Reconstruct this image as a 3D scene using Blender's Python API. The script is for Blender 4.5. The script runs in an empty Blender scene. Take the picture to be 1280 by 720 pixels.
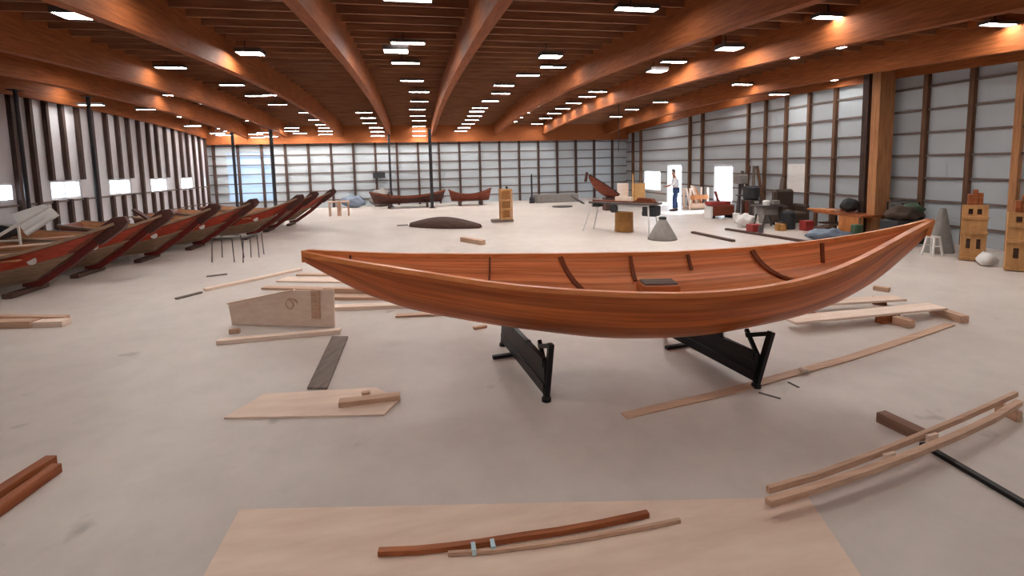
import bpy, bmesh, math, random
from mathutils import Vector, Matrix, Quaternion
random.seed(7)
SC = bpy.context.scene
COL = SC.collection
V = Vector

# ------------------------------------------------------------------ camera model (for measuring where things stand)
YAW, PITCH, ROLL, FPX, HC, PCY = .1957, .095, -.0222, 605.9, 2.181, 262.5
_cy, _sy, _cp, _sp = math.cos(YAW), math.sin(YAW), math.cos(PITCH), math.sin(PITCH)
FW = V((_sy*_cp, _cy*_cp, -_sp)); _rt = V((_cy, -_sy, 0)); _up = _rt.cross(FW)
RT = _rt*math.cos(ROLL)+_up*math.sin(ROLL); UP = -_rt*math.sin(ROLL)+_up*math.cos(ROLL)
EYE = V((0, 0, HC))
def ray(px, py): return RT*((px-640)/FPX)+UP*((PCY-py)/FPX)+FW
def G(px, py, z=0.):
    r = ray(px, py); return EYE+r*((z-HC)/r.z)
def WX(px, py, x):
    r = ray(px, py); return EYE+r*(x/r.x)
def WY(px, py, y):
    r = ray(px, py); return EYE+r*(y/r.y)
DEP, XL, XR, YN, BO, BD = 28.2, -10.6, 12.9, -6.0, 3.82, .80
def zarc(y, o=3.82):
    d = DEP-y; return o+.084*d-.00334*d*d
def ZR(px, py, o):
    r = ray(px, py); t = 1.
    while t < 70:
        p = EYE+r*t
        if p.z > zarc(p.y, o): return p
        t += .02
    return p

# ------------------------------------------------------------------ materials
def lin(c):
    c = [x/255. for x in c]
    return tuple((x/12.92 if x <= .04045 else ((x+.055)/1.055)**2.4) for x in c)+(1.,)
def _base(name):
    m = bpy.data.materials.new(name); m.use_nodes = True
    nt = m.node_tree; b = nt.nodes['Principled BSDF']
    return m, nt, b
def plain(name, col, rough=.6, metal=0., var=.12, scale=6., bump=0., spec=.5):
    m, nt, b = _base(name)
    tc = nt.nodes.new('ShaderNodeTexCoord'); no = nt.nodes.new('ShaderNodeTexNoise')
    no.inputs['Scale'].default_value = scale; no.inputs['Detail'].default_value = 4
    nt.links.new(tc.outputs['Object'], no.inputs['Vector'])
    cr = nt.nodes.new('ShaderNodeValToRGB'); c = lin(col)
    cr.color_ramp.elements[0].position = .3; cr.color_ramp.elements[1].position = .7
    cr.color_ramp.elements[0].color = tuple(x*(1-var) for x in c[:3])+(1,)
    cr.color_ramp.elements[1].color = tuple(min(1, x*(1+var)) for x in c[:3])+(1,)
    nt.links.new(no.outputs['Fac'], cr.inputs['Fac']); nt.links.new(cr.outputs['Color'], b.inputs['Base Color'])
    b.inputs['Roughness'].default_value = rough; b.inputs['Metallic'].default_value = metal
    b.inputs['Specular IOR Level'].default_value = spec
    if bump:
        bp = nt.nodes.new('ShaderNodeBump'); bp.inputs['Strength'].default_value = bump
        nt.links.new(no.outputs['Fac'], bp.inputs['Height']); nt.links.new(bp.outputs['Normal'], b.inputs['Normal'])
    return m
def wood(name, c1, c2, stretch=(1., 14., 14.), scale=2., rough=.55, uv=False, strip=0., stripvar=.25, spec=.35):
    m, nt, b = _base(name); L = nt.links.new; N = nt.nodes.new
    tc = N('ShaderNodeTexCoord'); mp = N('ShaderNodeMapping'); mp.inputs['Scale'].default_value = stretch
    L(tc.outputs['UV' if uv else 'Object'], mp.inputs['Vector'])
    no = N('ShaderNodeTexNoise'); no.inputs['Scale'].default_value = scale; no.inputs['Detail'].default_value = 6; no.inputs['Roughness'].default_value = .6
    L(mp.outputs['Vector'], no.inputs['Vector'])
    cr = N('ShaderNodeValToRGB'); cr.color_ramp.elements[0].position = .32; cr.color_ramp.elements[1].position = .68
    cr.color_ramp.elements[0].color = lin(c1); cr.color_ramp.elements[1].color = lin(c2)
    L(no.outputs['Fac'], cr.inputs['Fac']); out = cr.outputs['Color']
    if strip:
        sp = N('ShaderNodeSeparateXYZ'); L(tc.outputs['UV' if uv else 'Object'], sp.inputs[0])
        dv = N('ShaderNodeMath'); dv.operation = 'DIVIDE'; dv.inputs[1].default_value = strip; L(sp.outputs['Y'], dv.inputs[0])
        fl = N('ShaderNodeMath'); fl.operation = 'FLOOR'; L(dv.outputs[0], fl.inputs[0])
        wn = N('ShaderNodeTexWhiteNoise'); wn.noise_dimensions = '1D'; L(fl.outputs[0], wn.inputs['W'])
        mr = N('ShaderNodeMapRange'); mr.inputs['To Min'].default_value = 1-stripvar; mr.inputs['To Max'].default_value = 1+stripvar*.6
        L(wn.outputs['Value'], mr.inputs['Value'])
        fr = N('ShaderNodeMath'); fr.operation = 'FRACT'; L(dv.outputs[0], fr.inputs[0])
        gt = N('ShaderNodeMath'); gt.operation = 'GREATER_THAN'; gt.inputs[1].default_value = .06; L(fr.outputs[0], gt.inputs[0])
        m2 = N('ShaderNodeMapRange'); m2.inputs['To Min'].default_value = .62; m2.inputs['To Max'].default_value = 1.; L(gt.outputs[0], m2.inputs['Value'])
        mu = N('ShaderNodeMath'); mu.operation = 'MULTIPLY'; L(mr.outputs[0], mu.inputs[0]); L(m2.outputs[0], mu.inputs[1])
        vs = N('ShaderNodeVectorMath'); vs.operation = 'SCALE'; L(out, vs.inputs[0]); L(mu.outputs[0], vs.inputs['Scale']); out = vs.outputs[0]
    L(out, b.inputs['Base Color']); b.inputs['Roughness'].default_value = rough; b.inputs['Specular IOR Level'].default_value = spec
    return m
def emit(name, col, s):
    m, nt, b = _base(name)
    b.inputs['Base Color'].default_value = (.8, .8, .8, 1); b.inputs['Emission Color'].default_value = col+(1,); b.inputs['Emission Strength'].default_value = s
    return m
M = {}
M['beam'] = wood('glulam', (124, 66, 33), (158, 90, 48), (14, 1.2, 14), 1.6, .7, spec=.2)
M['purlin'] = wood('purlin wood', (128, 88, 66), (160, 112, 82), (1, 12, 12), 1.5, .7)
M['deck'] = wood('roof sheathing', (118, 84, 66), (142, 104, 80), (1, 6, 1), 1.2, .75)
M['postdark'] = wood('dark wall post', (56, 44, 42), (84, 62, 54), (10, 10, 1), 2, .8)
M['postwood'] = wood('brown wall post', (84, 58, 44), (116, 82, 60), (10, 10, 1), 2, .7)
M['postlight'] = wood('light pine post', (160, 108, 72), (196, 140, 94), (10, 10, 1), 2, .6)
M['girt'] = plain('girt', (112, 98, 92), .8)
M['liner'] = plain('insulation liner', (176, 184, 190), .5, var=.08, scale=.5)
M['linerleft'] = plain('insulation liner left wall', (190, 188, 192), .5, var=.06, scale=.5)
M['steel'] = plain('dark steel', (44, 40, 44), .5, .3)
M['blackmetal'] = plain('black painted steel', (30, 27, 29), .45, .5, spec=.5)
M['greymetal'] = plain('worn grey steel', (96, 90, 90), .45, .6)
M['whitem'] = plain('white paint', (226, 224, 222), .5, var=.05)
M['canvas'] = plain('grey canvas', (128, 122, 118), .85, bump=.4, scale=9)
M['tarp'] = plain('blue grey tarp', (116, 128, 146), .6, bump=.5, scale=7)
M['pine'] = wood('pine board', (186, 148, 124), (212, 178, 152), (1, 16, 16), 1.8, .6)
M['pinelt'] = wood('pale board', (228, 202, 184), (242, 222, 206), (1, 10, 10), 1.6, .6)
M['ply'] = wood('plywood', (214, 186, 168), (230, 206, 188), (1, 5, 5), 1.6, .6)
M['cedar'] = wood('red cedar timber', (128, 66, 36), (176, 104, 62), (1, 18, 18), 1.6, .55)
M['greybd'] = wood('weathered board', (104, 92, 86), (132, 118, 110), (1, 12, 12), 2, .8)
M['brownbd'] = wood('brown timber', (124, 92, 78), (158, 124, 106), (1, 12, 12), 2, .7)
M['darkbd'] = wood('dark timber', (66, 48, 42), (92, 68, 58), (1, 12, 12), 2, .7)
M['hullout'] = wood('cedar strip hull', (160, 74, 30), (214, 118, 58), (.45, 8, 1), 1.4, .34, uv=True, strip=.12, stripvar=.24, spec=.45)
M['hullin'] = wood('cedar strip inside', (196, 104, 56), (236, 154, 100), (.5, 8, 1), 1.4, .42, uv=True, strip=.13, stripvar=.18)
M['gunwale'] = wood('gunwale wood', (206, 120, 66), (232, 152, 94), (1, 14, 14), 1.5, .35)
M['rib'] = wood('rib wood', (96, 46, 24), (128, 64, 34), (4, 4, 4), 2, .5)
M['redplank'] = wood('red brown plank', (96, 44, 32), (134, 66, 44), (1, 8, 14), 1.4, .4)
M['redbow'] = wood('bright red bow plank', (140, 44, 28), (178, 64, 40), (1, 8, 14), 1.4, .35)
M['tanplank'] = wood('tan plank', (118, 94, 76), (152, 124, 100), (1, 8, 14), 1.4, .5)
M['stem'] = wood('dark stem', (58, 32, 28), (86, 46, 38), (8, 8, 8), 2, .5)
M['stemred'] = wood('dark red stem', (88, 28, 24), (112, 38, 32), (8, 8, 8), 2, .4)
M['boatin'] = wood('boat interior', (150, 100, 68), (186, 134, 94), (1, 12, 12), 1.5, .6)
M['orangew'] = wood('orange wood', (168, 100, 52), (204, 134, 78), (6, 6, 1), 2, .6)
M['crate'] = wood('crate wood', (176, 128, 80), (206, 158, 106), (6, 6, 1.5), 2, .6)
M['brownbox'] = plain('brown cardboard', (164, 116, 60), .75)
M['darkstuff'] = plain('dark rubber', (40, 40, 44), .7)
M['olive'] = plain('brown leather', (70, 54, 44), .7, bump=.3, scale=5)
M['redp'] = plain('red plastic', (150, 48, 44), .5)
M['green'] = plain('dull green', (62, 84, 62), .6)
M['blue'] = plain('blue plastic', (60, 96, 150), .5)
M['jean'] = plain('blue denim', (48, 68, 110), .8)
M['shirt'] = plain('white cotton', (232, 232, 236), .8, var=.04)
M['skin'] = plain('skin', (186, 132, 108), .6, var=.05)
M['hair'] = plain('grey hair', (120, 110, 100), .8)
M['tape'] = plain('pale blue tape', (180, 206, 214), .5)
M['window'] = plain('window frame', (214, 216, 220), .5, var=.03)
M['lamp'] = emit('lamp diffuser', (1., .96, .91), 62.)
M['lampbig'] = emit('high bay diffuser', (1., .96, .91), 95.)

def glassmat():
    m, nt, b = _base('window glass'); nt.nodes.remove(b); N = nt.nodes.new
    t = N('ShaderNodeBsdfTransparent'); t.inputs['Color'].default_value = (.93, .96, .98, 1); g = N('ShaderNodeBsdfGlossy'); g.inputs['Roughness'].default_value = .02
    mx = N('ShaderNodeMixShader'); mx.inputs[0].default_value = .05
    nt.links.new(t.outputs[0], mx.inputs[1]); nt.links.new(g.outputs[0], mx.inputs[2]); nt.links.new(mx.outputs[0], nt.nodes['Material Output'].inputs['Surface'])
    return m
M['glass'] = glassmat()
def translucent():
    m, nt, b = _base('translucent wall panel'); nt.nodes.remove(b)
    t = nt.nodes.new('ShaderNodeBsdfTranslucent'); t.inputs['Color'].default_value = (.42, .50, .58, 1)
    no = nt.nodes.new('ShaderNodeTexNoise'); no.inputs['Scale'].default_value = .6
    d = nt.nodes.new('ShaderNodeBsdfDiffuse'); d.inputs['Color'].default_value = (.6, .66, .7, 1)
    mx = nt.nodes.new('ShaderNodeMixShader'); mr = nt.nodes.new('ShaderNodeMapRange')
    mr.inputs['To Min'].default_value = .3; mr.inputs['To Max'].default_value = .7
    nt.links.new(no.outputs['Fac'], mr.inputs['Value']); nt.links.new(mr.outputs[0], mx.inputs[0])
    nt.links.new(t.outputs[0], mx.inputs[1]); nt.links.new(d.outputs[0], mx.inputs[2])
    nt.links.new(mx.outputs[0], nt.nodes['Material Output'].inputs['Surface'])
    return m
M['fibre'] = translucent()
def concrete():
    m, nt, b = _base('concrete floor'); L = nt.links.new; N = nt.nodes.new
    tc = N('ShaderNodeTexCoord')
    n1 = N('ShaderNodeTexNoise'); n1.inputs['Scale'].default_value = .35; n1.inputs['Detail'].default_value = 6
    n2 = N('ShaderNodeTexNoise'); n2.inputs['Scale'].default_value = 3.; n2.inputs['Detail'].default_value = 8; n2.inputs['Roughness'].default_value = .65
    n3 = N('ShaderNodeTexNoise'); n3.inputs['Scale'].default_value = 2.2; n3.inputs['Detail'].default_value = 3
    for n in (n1, n2, n3): L(tc.outputs['Object'], n.inputs['Vector'])
    c1 = N('ShaderNodeValToRGB'); c1.color_ramp.elements[0].position = .35; c1.color_ramp.elements[1].position = .65
    c1.color_ramp.elements[0].color = lin((196, 184, 177)); c1.color_ramp.elements[1].color = lin((210, 200, 193))
    L(n1.outputs['Fac'], c1.inputs['Fac'])
    c2 = N('ShaderNodeValToRGB'); c2.color_ramp.elements[0].position = .3; c2.color_ramp.elements[1].position = .6
    c2.color_ramp.elements[0].color = (.9, .9, .9, 1); c2.color_ramp.elements[1].color = (1, 1, 1, 1); L(n2.outputs['Fac'], c2.inputs['Fac'])
    c3 = N('ShaderNodeValToRGB'); c3.color_ramp.elements[0].position = .70; c3.color_ramp.elements[1].position = .76
    c3.color_ramp.elements[0].color = (1, 1, 1, 1); c3.color_ramp.elements[1].color = (.72, .70, .70, 1); L(n3.outputs['Fac'], c3.inputs['Fac'])
    m1 = N('ShaderNodeMix'); m1.data_type = 'RGBA'; m1.blend_type = 'MULTIPLY'; m1.inputs[0].default_value = 1
    m2 = N('ShaderNodeMix'); m2.data_type = 'RGBA'; m2.blend_type = 'MULTIPLY'; m2.inputs[0].default_value = 1
    L(c1.outputs[0], m1.inputs[6]); L(c2.outputs[0], m1.inputs[7]); L(m1.outputs[2], m2.inputs[6]); L(c3.outputs[0], m2.inputs[7])
    L(m2.outputs[2], b.inputs['Base Color']); b.inputs['Roughness'].default_value = .42; b.inputs['Specular IOR Level'].default_value = .35
    return m
M['floor'] = concrete()

# ------------------------------------------------------------------ mesh helpers
class MB:
    def __init__(s): s.bm = bmesh.new(); s.uv = None
    def quadbox(s, c, ex, ey, ez):
        c = V(c); ex, ey, ez = V(ex)/2, V(ey)/2, V(ez)/2
        v = [s.bm.verts.new(c+ex*a+ey*b+ez*d) for a in (-1, 1) for b in (-1, 1) for d in (-1, 1)]
        for f in ((0, 1, 3, 2), (4, 6, 7, 5), (0, 4, 5, 1), (2, 3, 7, 6), (0, 2, 6, 4), (1, 5, 7, 3)): s.bm.faces.new([v[i] for i in f])
        return s
    def box(s, x0, x1, y0, y1, z0, z1):
        return s.quadbox(((x0+x1)/2, (y0+y1)/2, (z0+z1)/2), (x1-x0, 0, 0), (0, y1-y0, 0), (0, 0, z1-z0))
    def bar(s, a, b, w, h, up=(0, 0, 1)):
        a, b = V(a), V(b); d = b-a; n = d.normalized(); u = V(up); u = (u-n*u.dot(n))
        if u.length < 1e-4: u = V((1, 0, 0)); u = u-n*u.dot(n)
        u.normalize(); sd = n.cross(u)
        return s.quadbox((a+b)/2, d, sd*w, u*h)
    def tube(s, pts, r, n=8, closed=False, cap=True):
        pts = [V(p) for p in pts]; rs = r if isinstance(r, (list, tuple)) else [r]*len(pts); rings = []
        for i, p in enumerate(pts):
            t = (pts[min(i+1, len(pts)-1)]-pts[max(i-1, 0)]).normalized()
            ref = V((0, 0, 1)) if abs(t.z) < .95 else V((1, 0, 0))
            x = t.cross(ref).normalized(); y = x.cross(t)
            rings.append([s.bm.verts.new(p+(x*math.cos(6.2832*k/n)+y*math.sin(6.2832*k/n))*rs[i]) for k in range(n)])
        for a, b in zip(rings, rings[1:]):
            for k in range(n): s.bm.faces.new((a[k], a[(k+1) % n], b[(k+1) % n], b[k]))
        if cap: s.bm.faces.new(rings[0][::-1]); s.bm.faces.new(rings[-1])
        return s
    def strip(s, pts, w, h, up=(0, 0, 1)):
        pts = [V(p) for p in pts]; rings = []
        for i, p in enumerate(pts):
            t = (pts[min(i+1, len(pts)-1)]-pts[max(i-1, 0)]).normalized()
            u = V(up); u = (u-t*u.dot(t)).normalized(); sd = t.cross(u)
            ww = w[i] if isinstance(w, (list, tuple)) else w; hh = h[i] if isinstance(h, (list, tuple)) else h
            rings.append([s.bm.verts.new(p+sd*a*ww/2+u*b*hh/2) for a, b in ((-1, -1), (1, -1), (1, 1), (-1, 1))])
        for a, b in zip(rings, rings[1:]):
            for k in range(4): s.bm.faces.new((a[k], a[(k+1) % 4], b[(k+1) % 4], b[k]))
        s.bm.faces.new(rings[0][::-1]); s.bm.faces.new(rings[-1]); return s
    def lathe(s, c, prof, n=20, ax=(0, 0, 1)):
        c = V(c); q = V((0, 0, 1)).rotation_difference(V(ax)); rings = []
        for r, z in prof: rings.append([s.bm.verts.new(c+q@V((r*math.cos(6.2832*k/n), r*math.sin(6.2832*k/n), z))) for k in range(n)])
        for a, b in zip(rings, rings[1:]):
            for k in range(n): s.bm.faces.new((a[k], a[(k+1) % n], b[(k+1) % n], b[k]))
        s.bm.faces.new(rings[0][::-1]); s.bm.faces.new(rings[-1]); return s
    def blob(s, c, r, rough=.15, sub=2):
        vs = bmesh.ops.create_icosphere(s.bm, subdivisions=sub, radius=1.)['verts']
        for v in vs:
            k = 1+rough*math.sin(v.co.x*5.1+c[0]*3)*math.cos(v.co.y*4.3+v.co.z*3.7+c[1])
            v.co = V((c[0]+v.co.x*r[0]*k, c[1]+v.co.y*r[1]*k, max(c[2]+v.co.z*r[2]*k, 0.002)))
        return s
    def prism(s, poly, off):
        off = V(off); a = [s.bm.verts.new(V(p)) for p in poly]; b = [s.bm.verts.new(V(p)+off) for p in poly]; n = len(a)
        s.bm.faces.new(a[::-1]); s.bm.faces.new(b)
        for k in range(n): s.bm.faces.new((a[k], a[(k+1) % n], b[(k+1) % n], b[k]))
        return s
    def grid(s, rows, uvs=None):
        R = [[s.bm.verts.new(V(p)) for p in r] for r in rows]
        lay = None
        if uvs: lay = s.bm.loops.layers.uv.verify()
        for i in range(len(R)-1):
            for j in range(len(R[0])-1):
                try: f = s.bm.faces.new((R[i][j], R[i+1][j], R[i+1][j+1], R[i][j+1]))
                except ValueError: continue
                f.smooth = True
                if uvs:
                    for lp, (a, b) in zip(f.loops, ((i, j), (i+1, j), (i+1, j+1), (i, j+1))): lp[lay].uv = uvs[a][b]
        return s
    def build(s, name, mat, parent=None, smooth=False, bevel=0., mw=None, fixn=True):
        """vertices are given in world space; mw = matrix of the new object's own frame"""
        if bevel:
            bmesh.ops.bevel(s.bm, geom=list(s.bm.edges), offset=bevel, segments=1, affect='EDGES', clamp_overlap=True)
        if fixn: bmesh.ops.recalc_face_normals(s.bm, faces=s.bm.faces)
        if smooth:
            for f in s.bm.faces: f.smooth = True
        base = mw if mw is not None else (parent.matrix_world.copy() if parent is not None else None)
        if base is None:
            xs = [v.co for v in s.bm.verts]; lo = V([min(c[i] for c in xs) for i in range(3)]); hi = V([max(c[i] for c in xs) for i in range(3)])
            base = Matrix.Translation(((lo.x+hi.x)/2, (lo.y+hi.y)/2, lo.z))
        inv = base.inverted()
        for v in s.bm.verts: v.co = inv@v.co
        me = bpy.data.meshes.new(name); s.bm.to_mesh(me); s.bm.free()
        me.materials.append(M[mat] if isinstance(mat, str) else mat)
        o = bpy.data.objects.new(name, me); COL.objects.link(o)
        if parent is not None:
            o.parent = parent; o.matrix_local = parent.matrix_world.inverted()@base
            o.matrix_world = base
        else: o.matrix_world = base
        return o
def tag(o, label=None, cat=None, group=None, kind=None):
    if label: o['label'] = label
    if cat: o['category'] = cat
    if group: o['group'] = group
    if kind: o['kind'] = kind
    return o
def thing(name, label, cat, loc, group=None, kind=None):
    o = bpy.data.objects.new(name, None); COL.objects.link(o); o.matrix_world = Matrix.Translation(V(loc)); o.empty_display_size = .1
    return tag(o, label, cat, group, kind)
def mv(loc, rz=0.): return Matrix.Translation(V(loc))@Matrix.Rotation(rz, 4, 'Z')
def copy_tree(o, delta, parent=None):
    c = o.copy(); COL.objects.link(c)
    if parent is None:
        c.matrix_world = delta@o.matrix_world
    else:
        c.parent = parent; c.matrix_local = o.matrix_local.copy()
    for ch in list(o.children): copy_tree(ch, delta, c)
    return c

# plank whose own frame has x along the board (so grain follows it)
def plank(name, p1, p2, w, h, mat, label, cat, z=0., bevel=.004, group=None, part_of=None, zs=None):
    a, b = V(p1), V(p2); z1, z2 = (z, z) if zs is None else zs
    a = V((a.x, a.y, z1+h/2)); b = V((b.x, b.y, z2+h/2)); d = b-a; L = d.length; n = d.normalized()
    sd = V((0, 0, 1)).cross(n).normalized(); up = n.cross(sd)
    mw = Matrix((n, sd, up)).transposed().to_4x4(); mw.translation = (a+b)/2
    mb = MB(); mb.quadbox((a+b)/2, n*L, sd*w, up*h)
    o = mb.build(name, mat, part_of, bevel=bevel, mw=mw)
    if part_of is None: tag(o, label, cat, group)
    elif label: o['label'] = label
    return o

# ------------------------------------------------------------------ the setting
def wallmesh(a0, a1, z0, z1, holes, mk):
    """boxes covering [a0,a1]x[z0,z1] except the holes; mk(a0,a1,z0,z1) adds one"""
    As = sorted({a0, a1, *[h[0] for h in holes], *[h[1] for h in holes]}); Zs = sorted({z0, z1, *[h[2] for h in holes], *[h[3] for h in holes]})
    for i in range(len(As)-1):
        for j in range(len(Zs)-1):
            ca, cz = (As[i]+As[i+1])/2, (Zs[j]+Zs[j+1])/2
            if any(h[0] < ca < h[1] and h[2] < cz < h[3] for h in holes): continue
            mk(As[i], As[i+1], Zs[j], Zs[j+1])
tag(MB().box(XL-.3, XR+.3, YN-.3, DEP+.3, -.2, 0).build('floor', 'floor'), kind='structure')

# left windows: px span of each
lw = []
for (pa, pb, pt, pbm) in ((-22, 20, 230, 252), (62, 103, 226, 247), (136, 165, 224, 242), (188, 210, 223, 239), (226, 242, 222, 236.5), (253, 267, 222, 235)):
    p = WX(pa, pt, XL); q = WX(pb, pbm, XL); lw.append((p.y, min(q.y, DEP-.5), q.z, p.z))
zt = 5.9
mb = MB(); wallmesh(YN, DEP, 0, zt, lw, lambda a, b, c, d: mb.box(XL-.15, XL, a, b, c, d)); wl = tag(mb.build('wall_left', 'linerleft'), kind='structure')
# right wall openings
d1 = (WX(917, 240, XR).y, WX(892, 240, XR).y, 0, WX(905, 206, XR).z)
d2 = (WX(853, 225, XR).y, WX(834, 225, XR).y, 0, WX(843, 205, XR).z)
w7 = (WX(826, 225, XR).y, WX(805, 225, XR).y, WX(815, 238, XR).z, WX(815, 213, XR).z)
mb = MB(); wallmesh(YN, DEP, 0, zt, [d1, d2, w7], lambda a, b, c, d: mb.box(XR, XR+.15, a, b, c, d)); wr = tag(mb.build('wall_right', 'liner'), kind='structure')
# back wall with a translucent daylight panel in its left corner
bp = (WY(284, 215, DEP).x, WY(341, 215, DEP).x, .5, 3.1)
mb = MB(); wallmesh(XL, XR, 0, zt, [bp], lambda a, b, c, d: mb.box(a, b, DEP, DEP+.15, c, d)); wb = tag(mb.build('wall_back', 'liner'), kind='structure')
tag(MB().box(bp[0], bp[1], DEP+.05, DEP+.08, bp[2], bp[3]).build('window_8', 'fibre'), kind='structure')
tag(MB().box(XL, XR, YN-.15, YN, 0, zt).build('wall_front', 'liner'), kind='structure')
def window(n, ax, x, a0, a1, z0, z1, muntin=1):
    f = MB(); t = .06
    for (p, q, r, s_) in ((a0, a1, z0, z0+t), (a0, a1, z1-t, z1), (a0, a0+t, z0+t, z1-t), (a1-t, a1, z0+t, z1-t)):
        f.box(x-.06, x+.06, p, q, r, s_)
    for k in range(muntin):
        c = a0+(a1-a0)*(k+1)/(muntin+1); f.box(x-.03, x+.03, c-.02, c+.02, z0+t, z1-t)
    o = tag(f.build(n, 'window'), kind='structure')
    MB().box(x-.005, x+.005, a0+t, a1-t, z0+t, z1-t).build('pane', 'glass', o)
    return o
for i, h in enumerate(lw): window(f'window_{i+1}', 'x', XL-.075, *h)
window('window_7', 'x', XR+.075, *w7, muntin=0)
# the two daylight doors stand open: a frame with a glazed leaf
for i, h in enumerate((d1, d2)):
    f = MB(); x = XR+.075
    for (p, q, r, s_) in ((h[0]-.02, h[0]+.08, 0, h[3]), (h[1]-.08, h[1]+.02, 0, h[3]), (h[0], h[1], h[3]-.08, h[3]+.02)): f.box(x-.09, x+.09, p, q, r, s_)
    if i == 0: f.box(x-.03, x+.03, h[0]+.08, h[1]-.08, .02, .42)
    o = tag(f.build(f'door_{i+1}', 'window'), kind='structure')
    MB().box(x-.005, x+.005, h[0]+.08, h[1]-.08, .42 if i == 0 else .05, h[3]-.08).build('pane', 'glass', o)

# ceiling deck on an arc, purlins below it
ys = [YN+(DEP-YN)*k/40 for k in range(41)]
mb = MB(); mb.grid([[(x, y, zarc(y, BO+BD)) for y in ys] for x in (XL-.3, XR+.3)]); mb.grid([[(x, y, zarc(y, BO+BD+.1)) for y in ys] for x in (XL-.3, XR+.3)])
ceil = tag(mb.build('ceiling', 'deck'), kind='structure')
y = YN+.3; k = 0
while y < DEP-.1:
    zc = zarc(y, BO+BD); MB().box(XL, XR, y-.022, y+.022, zc-.20, zc+.01).build('purlin', 'purlin', ceil); y += .61; k += 1
bx = [-8.61, -6.63, -3.83, -1.28, 1.08, 4.64, 7.51, 11.45]
for x in bx:
    mb = MB(); pts = [(x, yy, zarc(yy, BO)+BD/2) for yy in [YN+.1+(DEP-YN-.2)*k/48 for k in range(49)]]
    mb.strip(pts, .17, BD); tag(mb.build('roof_beam', 'beam'), kind='structure')

tag(MB().box(XL+.05, XR-.05, DEP-.34, DEP-.16, 3.5, 4.55).build('roof_beam', 'beam'), kind='structure')
for x_ in (XL+.16, XR-.17):
    mb = MB(); mb.strip([(x_, yy, zarc(yy, BO)+.30) for yy in [YN+.1+(DEP-YN-.5)*k/40 for k in range(41)]], .12, .7); tag(mb.build('roof_beam', 'beam'), kind='structure')
# wall posts and girts: parts of their walls
def girts(wall, horizontal):
    pass
for px in (17, 40, 60, 80, 99, 116, 134, 148, 161, 174, 186, 196, 207, 217, 226, 234, 242, 249, 256, 262):
    p = WX(px, 200, XL)
    if p.y > DEP-.2: continue
    mb = MB(); hs_ = [h for h in lw if h[0]-.05 < p.y < h[1]+.05]
    if hs_: mb.box(XL, XL+.12, p.y-.055, p.y+.055, 0, hs_[0][2]); mb.box(XL, XL+.12, p.y-.055, p.y+.055, hs_[0][3], 4.6)
    else: mb.box(XL, XL+.12, p.y-.055, p.y+.055, 0, 4.6)
    mb.build('post', 'postdark', wl)
for yy in (-4.5, -1.5, 1.5, 4.5, 7.5, 10, 12.2, ): MB().box(XL, XL+.12, yy-.06, yy+.06, 0, 4.8).build('post', 'postdark', wl)
for z in (.5, 1.35, ): 
    ys_ = [YN]+[h for w in lw for h in (w[0], w[1])]+[DEP]
    MB().box(XL, XL+.05, YN, DEP, z-.03, z+.03).build('girt', 'girt', wl)
x = -10.3
while x < XR-.2:
    MB().box(x-.06, x+.06, DEP-.12, DEP, 0, 3.9).build('post', 'postdark', wb); x += 1.17
for z in [.42+.50*k for k in range(7)]: MB().box(XL, XR, DEP-.05, DEP, z-.028, z+.028).build('girt', 'girt', wb)
for px, m_, w_ in ((1273, 'postlight', .16), (1213, 'postwood', .12), (1156, 'postwood', .13), (1044, 'postwood', .12), (1011.5, 'postwood', .11), (983, 'postwood', .11), (957.5, 'postwood', .1), (936, 'postwood', .1)):
    p = WX(px, 200, XR); MB().box(XR-.11, XR, p.y-w_/2.3, p.y+w_/2.3, 0, 4.9).build('post', m_, wr)
yy = WX(936, 200, XR).y+1.02
while yy < DEP-.3:
    if not any(h[0] < yy < h[1] for h in (d1, d2, w7)): MB().box(XR-.14, XR, yy-.05, yy+.05, 0, 4.6).build('post', 'postwood', wr)
    yy += 1.02
for yy in (6.6, 5, 3.4, 1.8): MB().box(XR-.18, XR, yy-.08, yy+.08, 0, 5.2).build('post', 'postwood', wr)
for z in [.42+.58*k for k in range(8)]:
    ivs = [(YN, DEP)]
    for h in (d1, d2, w7):
        if h[2] < z < h[3]: ivs = [q for a, b in ivs for q in ((a, min(b, h[0])), (max(a, h[1]), b)) if q[1]-q[0] > .05]
    g = MB()
    for a, b in ivs: g.box(XR-.05, XR, a, b, z-.03, z+.03)
    g.build('girt', 'girt', wr)
# the big double post: dark one and light pine one
p = WX(1084, 200, XR-.35); tag(MB().box(XR-.5, XR-.2, p.y-.09, p.y+.09, 0, min(zarc(p.y, BO+BD-.02), 5)).build('wall_column', 'postdark'), 'dark upright column beside the pale pine column on the right wall', 'column', kind='structure')
p = WX(1098, 200, XR-.5); tag(MB().box(XR-.68, XR-.2, p.y-.12, p.y+.12, 0, min(zarc(p.y, BO+BD-.02), 5)).build('wall_column', 'postlight'), 'pale pine column on the right wall', 'column', kind='structure')

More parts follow.
